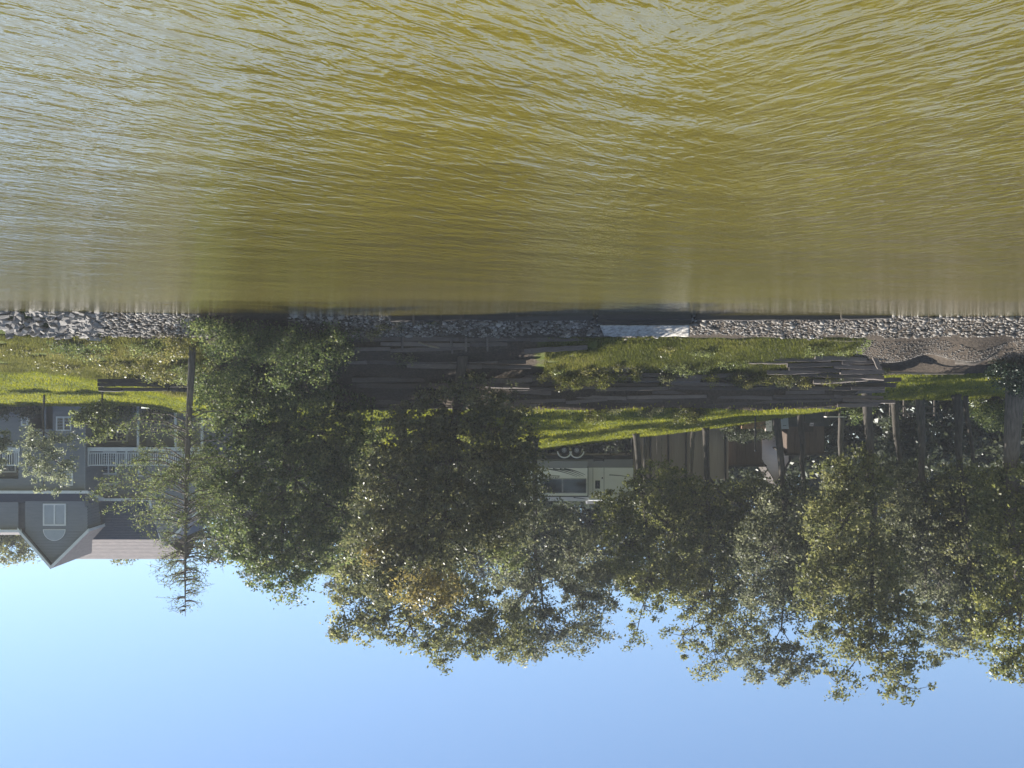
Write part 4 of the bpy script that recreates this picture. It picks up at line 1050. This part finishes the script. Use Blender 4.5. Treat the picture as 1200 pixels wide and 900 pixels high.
# door, window in it, steps
dx0, dx1 = hx(708, YV), hx(694.5, YV)
dr = MB(); 
dr.box(dx0, dx0 + .03, YV - .02, YV, zb0 + .15, hz(582, YV)).box(dx1 - .03, dx1, YV - .02, YV, zb0 + .15, hz(582, YV)).box(dx0, dx1, YV - .021, YV, hz(582, YV), hz(582.6, YV))
door = dr.build('door', M['rv_grey'], rv_)
a, b, c, d = hx(703, YV), hx(697.5, YV), hz(563, YV), hz(572.5, YV)
MB().quad((a, YV - .012, c), (b, YV - .012, c), (b, YV - .012, d), (a, YV - .012, d)).build('door_window', M['glass'], door)
MB().box(hx(706.5, YV), hx(705, YV), YV - .05, YV - .001, hz(559, YV), hz(561, YV)).build('handle', M['black'], door)
st = MB()
for i, z in enumerate((zb0 + .06, zb0 - .18)): st.box(dx0 + .05, dx1 - .05, YV - .35 - .25 * i, YV - .08 - .25 * i, z - .06, z)
st.box(dx0 + .05, dx0 + .09, YV - .6, YV - .05, zb0 - .26, zb0 + .1).box(dx1 - .09, dx1 - .05, YV - .6, YV - .05, zb0 - .26, zb0 + .1)
st.build('entry_steps', M['black'], rv_)
for x in (640, 716, 734): MB().tube([W(x, 538, YV + .4), np.array((hx(x, YV) + .02, YV + .4, zg_))], .04, 6).build('stabiliser_leg', M['black'], rv_)
MB().tube([np.array((XL + .3, YV - .09, zt - .12)), np.array((xs0 - .1, YV - .09, zt - .12))], .08, 8).build('awning_roll', M['rv_white'], rv_)
MB().box(hx(700, YV), hx(688, YV), YV + .8, YV + 1.5, zt, zt + .28, .06).build('roof_air_unit', M['rv_grey'], rv_)

# ------------------------------------------------------------------ fence, shelters and clutter beyond the lawn
YF = 76.5
fb = on_ground(795, YF)
fen = empty('board_fence', fb, 'tan upright board fence behind the slim tree trunks', 'fence')
x = 742.0
bmesh_ = MB().box(-.5, .5, -.02, .02, 0, 1).mesh('board', M['fence'])
while x < 852:
    w = rnd.uniform(5.2, 6.4) if x < 783 else 22.4; X0, X1 = hx(x + w - .4, YF), hx(x, YF); z0 = gz((X0 + X1) / 2, YF) - .1
    o = link('board', bmesh_, fen, np.array(((X0 + X1) / 2, YF + rnd.uniform(-.012, .012), z0)) - fb); o.scale = (X1 - X0, 1, hz(562, YF) - z0 + rnd.uniform(-.03, .03)); x += w
for x in (741, 762, 783, 804, 826, 850):
    X = hx(x, YF - .1); MB().box(X - .06, X + .06, YF - .16, YF - .04, gz(X, YF) - .2, hz(564, YF)).build('post', M['fence_post'], fen)

def shed(label, x0, x1, Y, y1, depth, drop):
    """low board shed with a single pitched roof"""
    a, b = hx(x1, Y), hx(x0, Y); z0 = gz((a + b) / 2, Y) - .15; z1 = hz(y1, Y)
    root = empty('board_shed', ((a + b) / 2, Y + depth / 2, z0), label, 'shed')
    n = max(3, int((b - a) / .52)); w = (b - a) / n
    for i in range(n):
        MB().box(a + i * w + .012, a + (i + 1) * w - .012, Y + rnd.uniform(-.012, .012), Y + .05, z0, z1 - .02).build('board', M['shed'], root)
    MB().add([(a, Y + .052, z0), (b, Y + .052, z0), (b, Y + depth, z0), (a, Y + depth, z0), (a, Y + .052, z1 - .03), (b, Y + .052, z1 - .03), (b, Y + depth, z1 - drop), (a, Y + depth, z1 - drop)],
             [(3, 2, 1, 0), (4, 5, 6, 7), (0, 1, 5, 4), (2, 3, 7, 6), (1, 2, 6, 5), (3, 0, 4, 7)]).build('walls', M['shed'], root)
    MB().add([(a - .25, Y - .3, z1), (b + .25, Y - .3, z1), (b + .25, Y + depth + .2, z1 - drop + .05), (a - .25, Y + depth + .2, z1 - drop + .05),
              (a - .25, Y - .3, z1 + .1), (b + .25, Y - .3, z1 + .1), (b + .25, Y + depth + .2, z1 - drop + .15), (a - .25, Y + depth + .2, z1 - drop + .15)],
             [(3, 2, 1, 0), (4, 5, 6, 7), (0, 1, 5, 4), (2, 3, 7, 6), (1, 2, 6, 5), (3, 0, 4, 7)]).build('roof', M['fence_post'], root)
    dx = a + .3 * (b - a)
    d = MB().box(dx, dx + .85, Y - .05, Y - .015, z0 + .1, z0 + 1.95).build('door', M['fence_post'], root)
    MB().box(dx + .08, dx + .12, Y - .09, Y - .052, z0 + .95, z0 + 1.1).build('handle', M['black'], d)
M['shed'] = simple('brown_shed_boards', (0.075, 0.052, 0.040), (0.135, 0.098, 0.076), 2, (6, 1, 0.6), 0.85, 0.003, 9, objvar=0.12)
shed('brown board shed beside the tan board fence', 853, 893, 76.8, 545, 3.0, .5)
shed('brown board shed behind the black bins', 922, 966, 77.5, 532, 3.0, .4)
cb = np.array((hx(912, 82), 82.0, gz(hx(912, 82), 82)))
cab = empty('pale_cabin', cb, 'pale pinkish cabin gable glowing between the two brown sheds', 'cabin')
a, b = hx(924, 81), hx(893, 81); z0 = cb[2] - .2; ze = hz(540, 81); zp = hz(566, 81)
mb = MB(); siding(mb, a, b, z0, ze, 81.0, row=.24); mb.build('wall', M['pale_wall'], cab)
MB().prism([(a, ze), (b, ze), ((a + b) / 2, zp)], 81.0, 81.05).build('gable', M['pale_wall'], cab)
MB().box(a, b, 81.06, 83.2, z0, ze).build('body', M['pale_wall'], cab)
for (xe) in (a - .4, b + .4):
    MB().add(gslab(xe, ze - .4 * (zp - ze) / abs(b - a) * 2, (a + b) / 2, zp, 80.6, 83.5, .1, .12), BOXF).build('roof', M['fence_post'], cab)
YO = 73.0
lw = empty('low_wall', on_ground(886, YO), 'low orange brown block wall with a pale capped end at the lawn edge', 'wall')
X0, X1 = hx(903, YO), hx(868, YO); z0 = gz((X0 + X1) / 2, YO) - .1
rowh = .2
blk = MB().box(-.5, .5, -.12, .12, 0, .19, .02).mesh('block', M['brick'])
for r in range(4):
    X = X0 + (.22 if r % 2 else 0)
    while X + .42 < X1:
        link('block', blk, lw, np.array((X + .21, YO, z0 + r * rowh)) - ORG[lw.name]).scale = (.415, 1, 1); X += .43
MB().box(X0 - .05, X0 + .35, YO - .16, YO + .16, z0, z0 + .95).build('end_pillar', M['pale_wall'], lw)
# thin lamp pole standing on the lawn edge
lpz = on_ground(885, 60)
pole = empty('garden_pole', lpz, 'thin dark metal pole standing at the lawn edge', 'pole')
MB().tube([lpz - (0, 0, .2), lpz + (0, 0, 1.9)], .05, 8).build('shaft', M['fence_post'], pole)
MB().tube([lpz + (0, 0, 1.9), lpz + (0, 0, 1.98)], [.07, .03], 8).build('cap', M['black'], pole)
# dark bins, crates, table
def bin_(x, Y, w, h, label, mat='bag'):
    p = on_ground(x, Y); r = empty('storage_bin', p, label, 'bin', None)
    MB().add([(p[0] - w * .43, Y - w * .4, p[2]), (p[0] + w * .43, Y - w * .4, p[2]), (p[0] + w * .43, Y + w * .4, p[2]), (p[0] - w * .43, Y + w * .4, p[2]),
              (p[0] - w * .5, Y - w * .47, p[2] + h), (p[0] + w * .5, Y - w * .47, p[2] + h), (p[0] + w * .5, Y + w * .47, p[2] + h), (p[0] - w * .5, Y + w * .47, p[2] + h)],
             [(3, 2, 1, 0), (4, 5, 6, 7), (0, 1, 5, 4), (2, 3, 7, 6), (1, 2, 6, 5), (3, 0, 4, 7)]).build('body', M[mat], r)
    MB().box(p[0] - w * .54, p[0] + w * .54, Y - w * .51, Y + w * .51, p[2] + h, p[2] + h + .06, .04).build('lid', M[mat], r)
    MB().tube([(p[0] - w * .2, Y - w * .55, p[2] + h * .85), (p[0] + w * .2, Y - w * .55, p[2] + h * .85)], .02, 6).build('handle', M['black'], r)
bin_(918, 71, .55, 1.0, 'pale narrow bin beside the slender straight trunk', 'blind')
bin_(928, 73, .8, 1.1, 'black bin behind the slender straight trunk')
bin_(950, 73, 1.0, .95, 'wide black bin just beyond the leaning trunk')
bin_(960, 74, 1.0, 1.3, 'tall black bin among the clutter by the brown trunk')
bin_(970, 74.5, .9, 1.0, 'squat black bin nearest the pale topped table')
tp = on_ground(979, 70)
tb = empty('pale_table', tp, 'small table with a bright pale top at the lawn edge', 'table')
MB().box(tp[0] - .62, tp[0] + .62, 69.7, 70.4, tp[2] + .70, tp[2] + .76).build('table_top', M['pale_wall'], tb)
for sx in (-.5, .5):
    for sy in (-.22, .28): MB().box(tp[0] + sx - .04, tp[0] + sx + .04, 70 + sy - .04, 70 + sy + .04, tp[2] - .05, tp[2] + .70).build('leg', M['fence_post'], tb)
# low rail fence
YR = 73.5; rp = on_ground(1070, YR)
rf = empty('rail_fence', rp, 'low weathered two rail fence with cross braces behind the pale trunk', 'fence')
for dz in (.55, 1.0): MB().box(hx(1098, YR), hx(1042, YR), YR - .03, YR + .03, rp[2] + dz, rp[2] + dz + .11).build('rail', M['timber'], rf)
for x in (1044, 1060, 1078, 1096): MB().box(hx(x, YR) - .06, hx(x, YR) + .06, YR + .035, YR + .15, rp[2] - .3, rp[2] + 1.25).build('post', M['timber'], rf)
for (xa_, xb_) in ((1060, 1066), (1066, 1060)):
    MB().tube([(hx(xa_, YR), YR - .05, rp[2] + .6), (hx(xb_, YR), YR - .05, rp[2] + 1.4)], .03, 5).build('brace', M['timber'], rf)

# ------------------------------------------------------------------ added haze volume: lifts the shadows, stands in for lens flare veil
hm, hnt, hout = new_mat('haze_veil')
pv = hnt.nodes.new("ShaderNodeVolumePrincipled")
pv.inputs['Color'].default_value = (0.90, 0.94, 1.0, 1)
pv.inputs['Density'].default_value = 0.00048
pv.inputs['Anisotropy'].default_value = 0.3
hnt.links.new(pv.outputs[0], hout.inputs['Volume'])
hz_ = MB().box(-905, 905, -65, 905, -2.2, 26).build('haze', hm)
hz_["kind"] = "stuff"; hz_["label"] = "added thin pale haze over lake and bank, lifting the shadows like lens flare"; hz_["category"] = "haze"
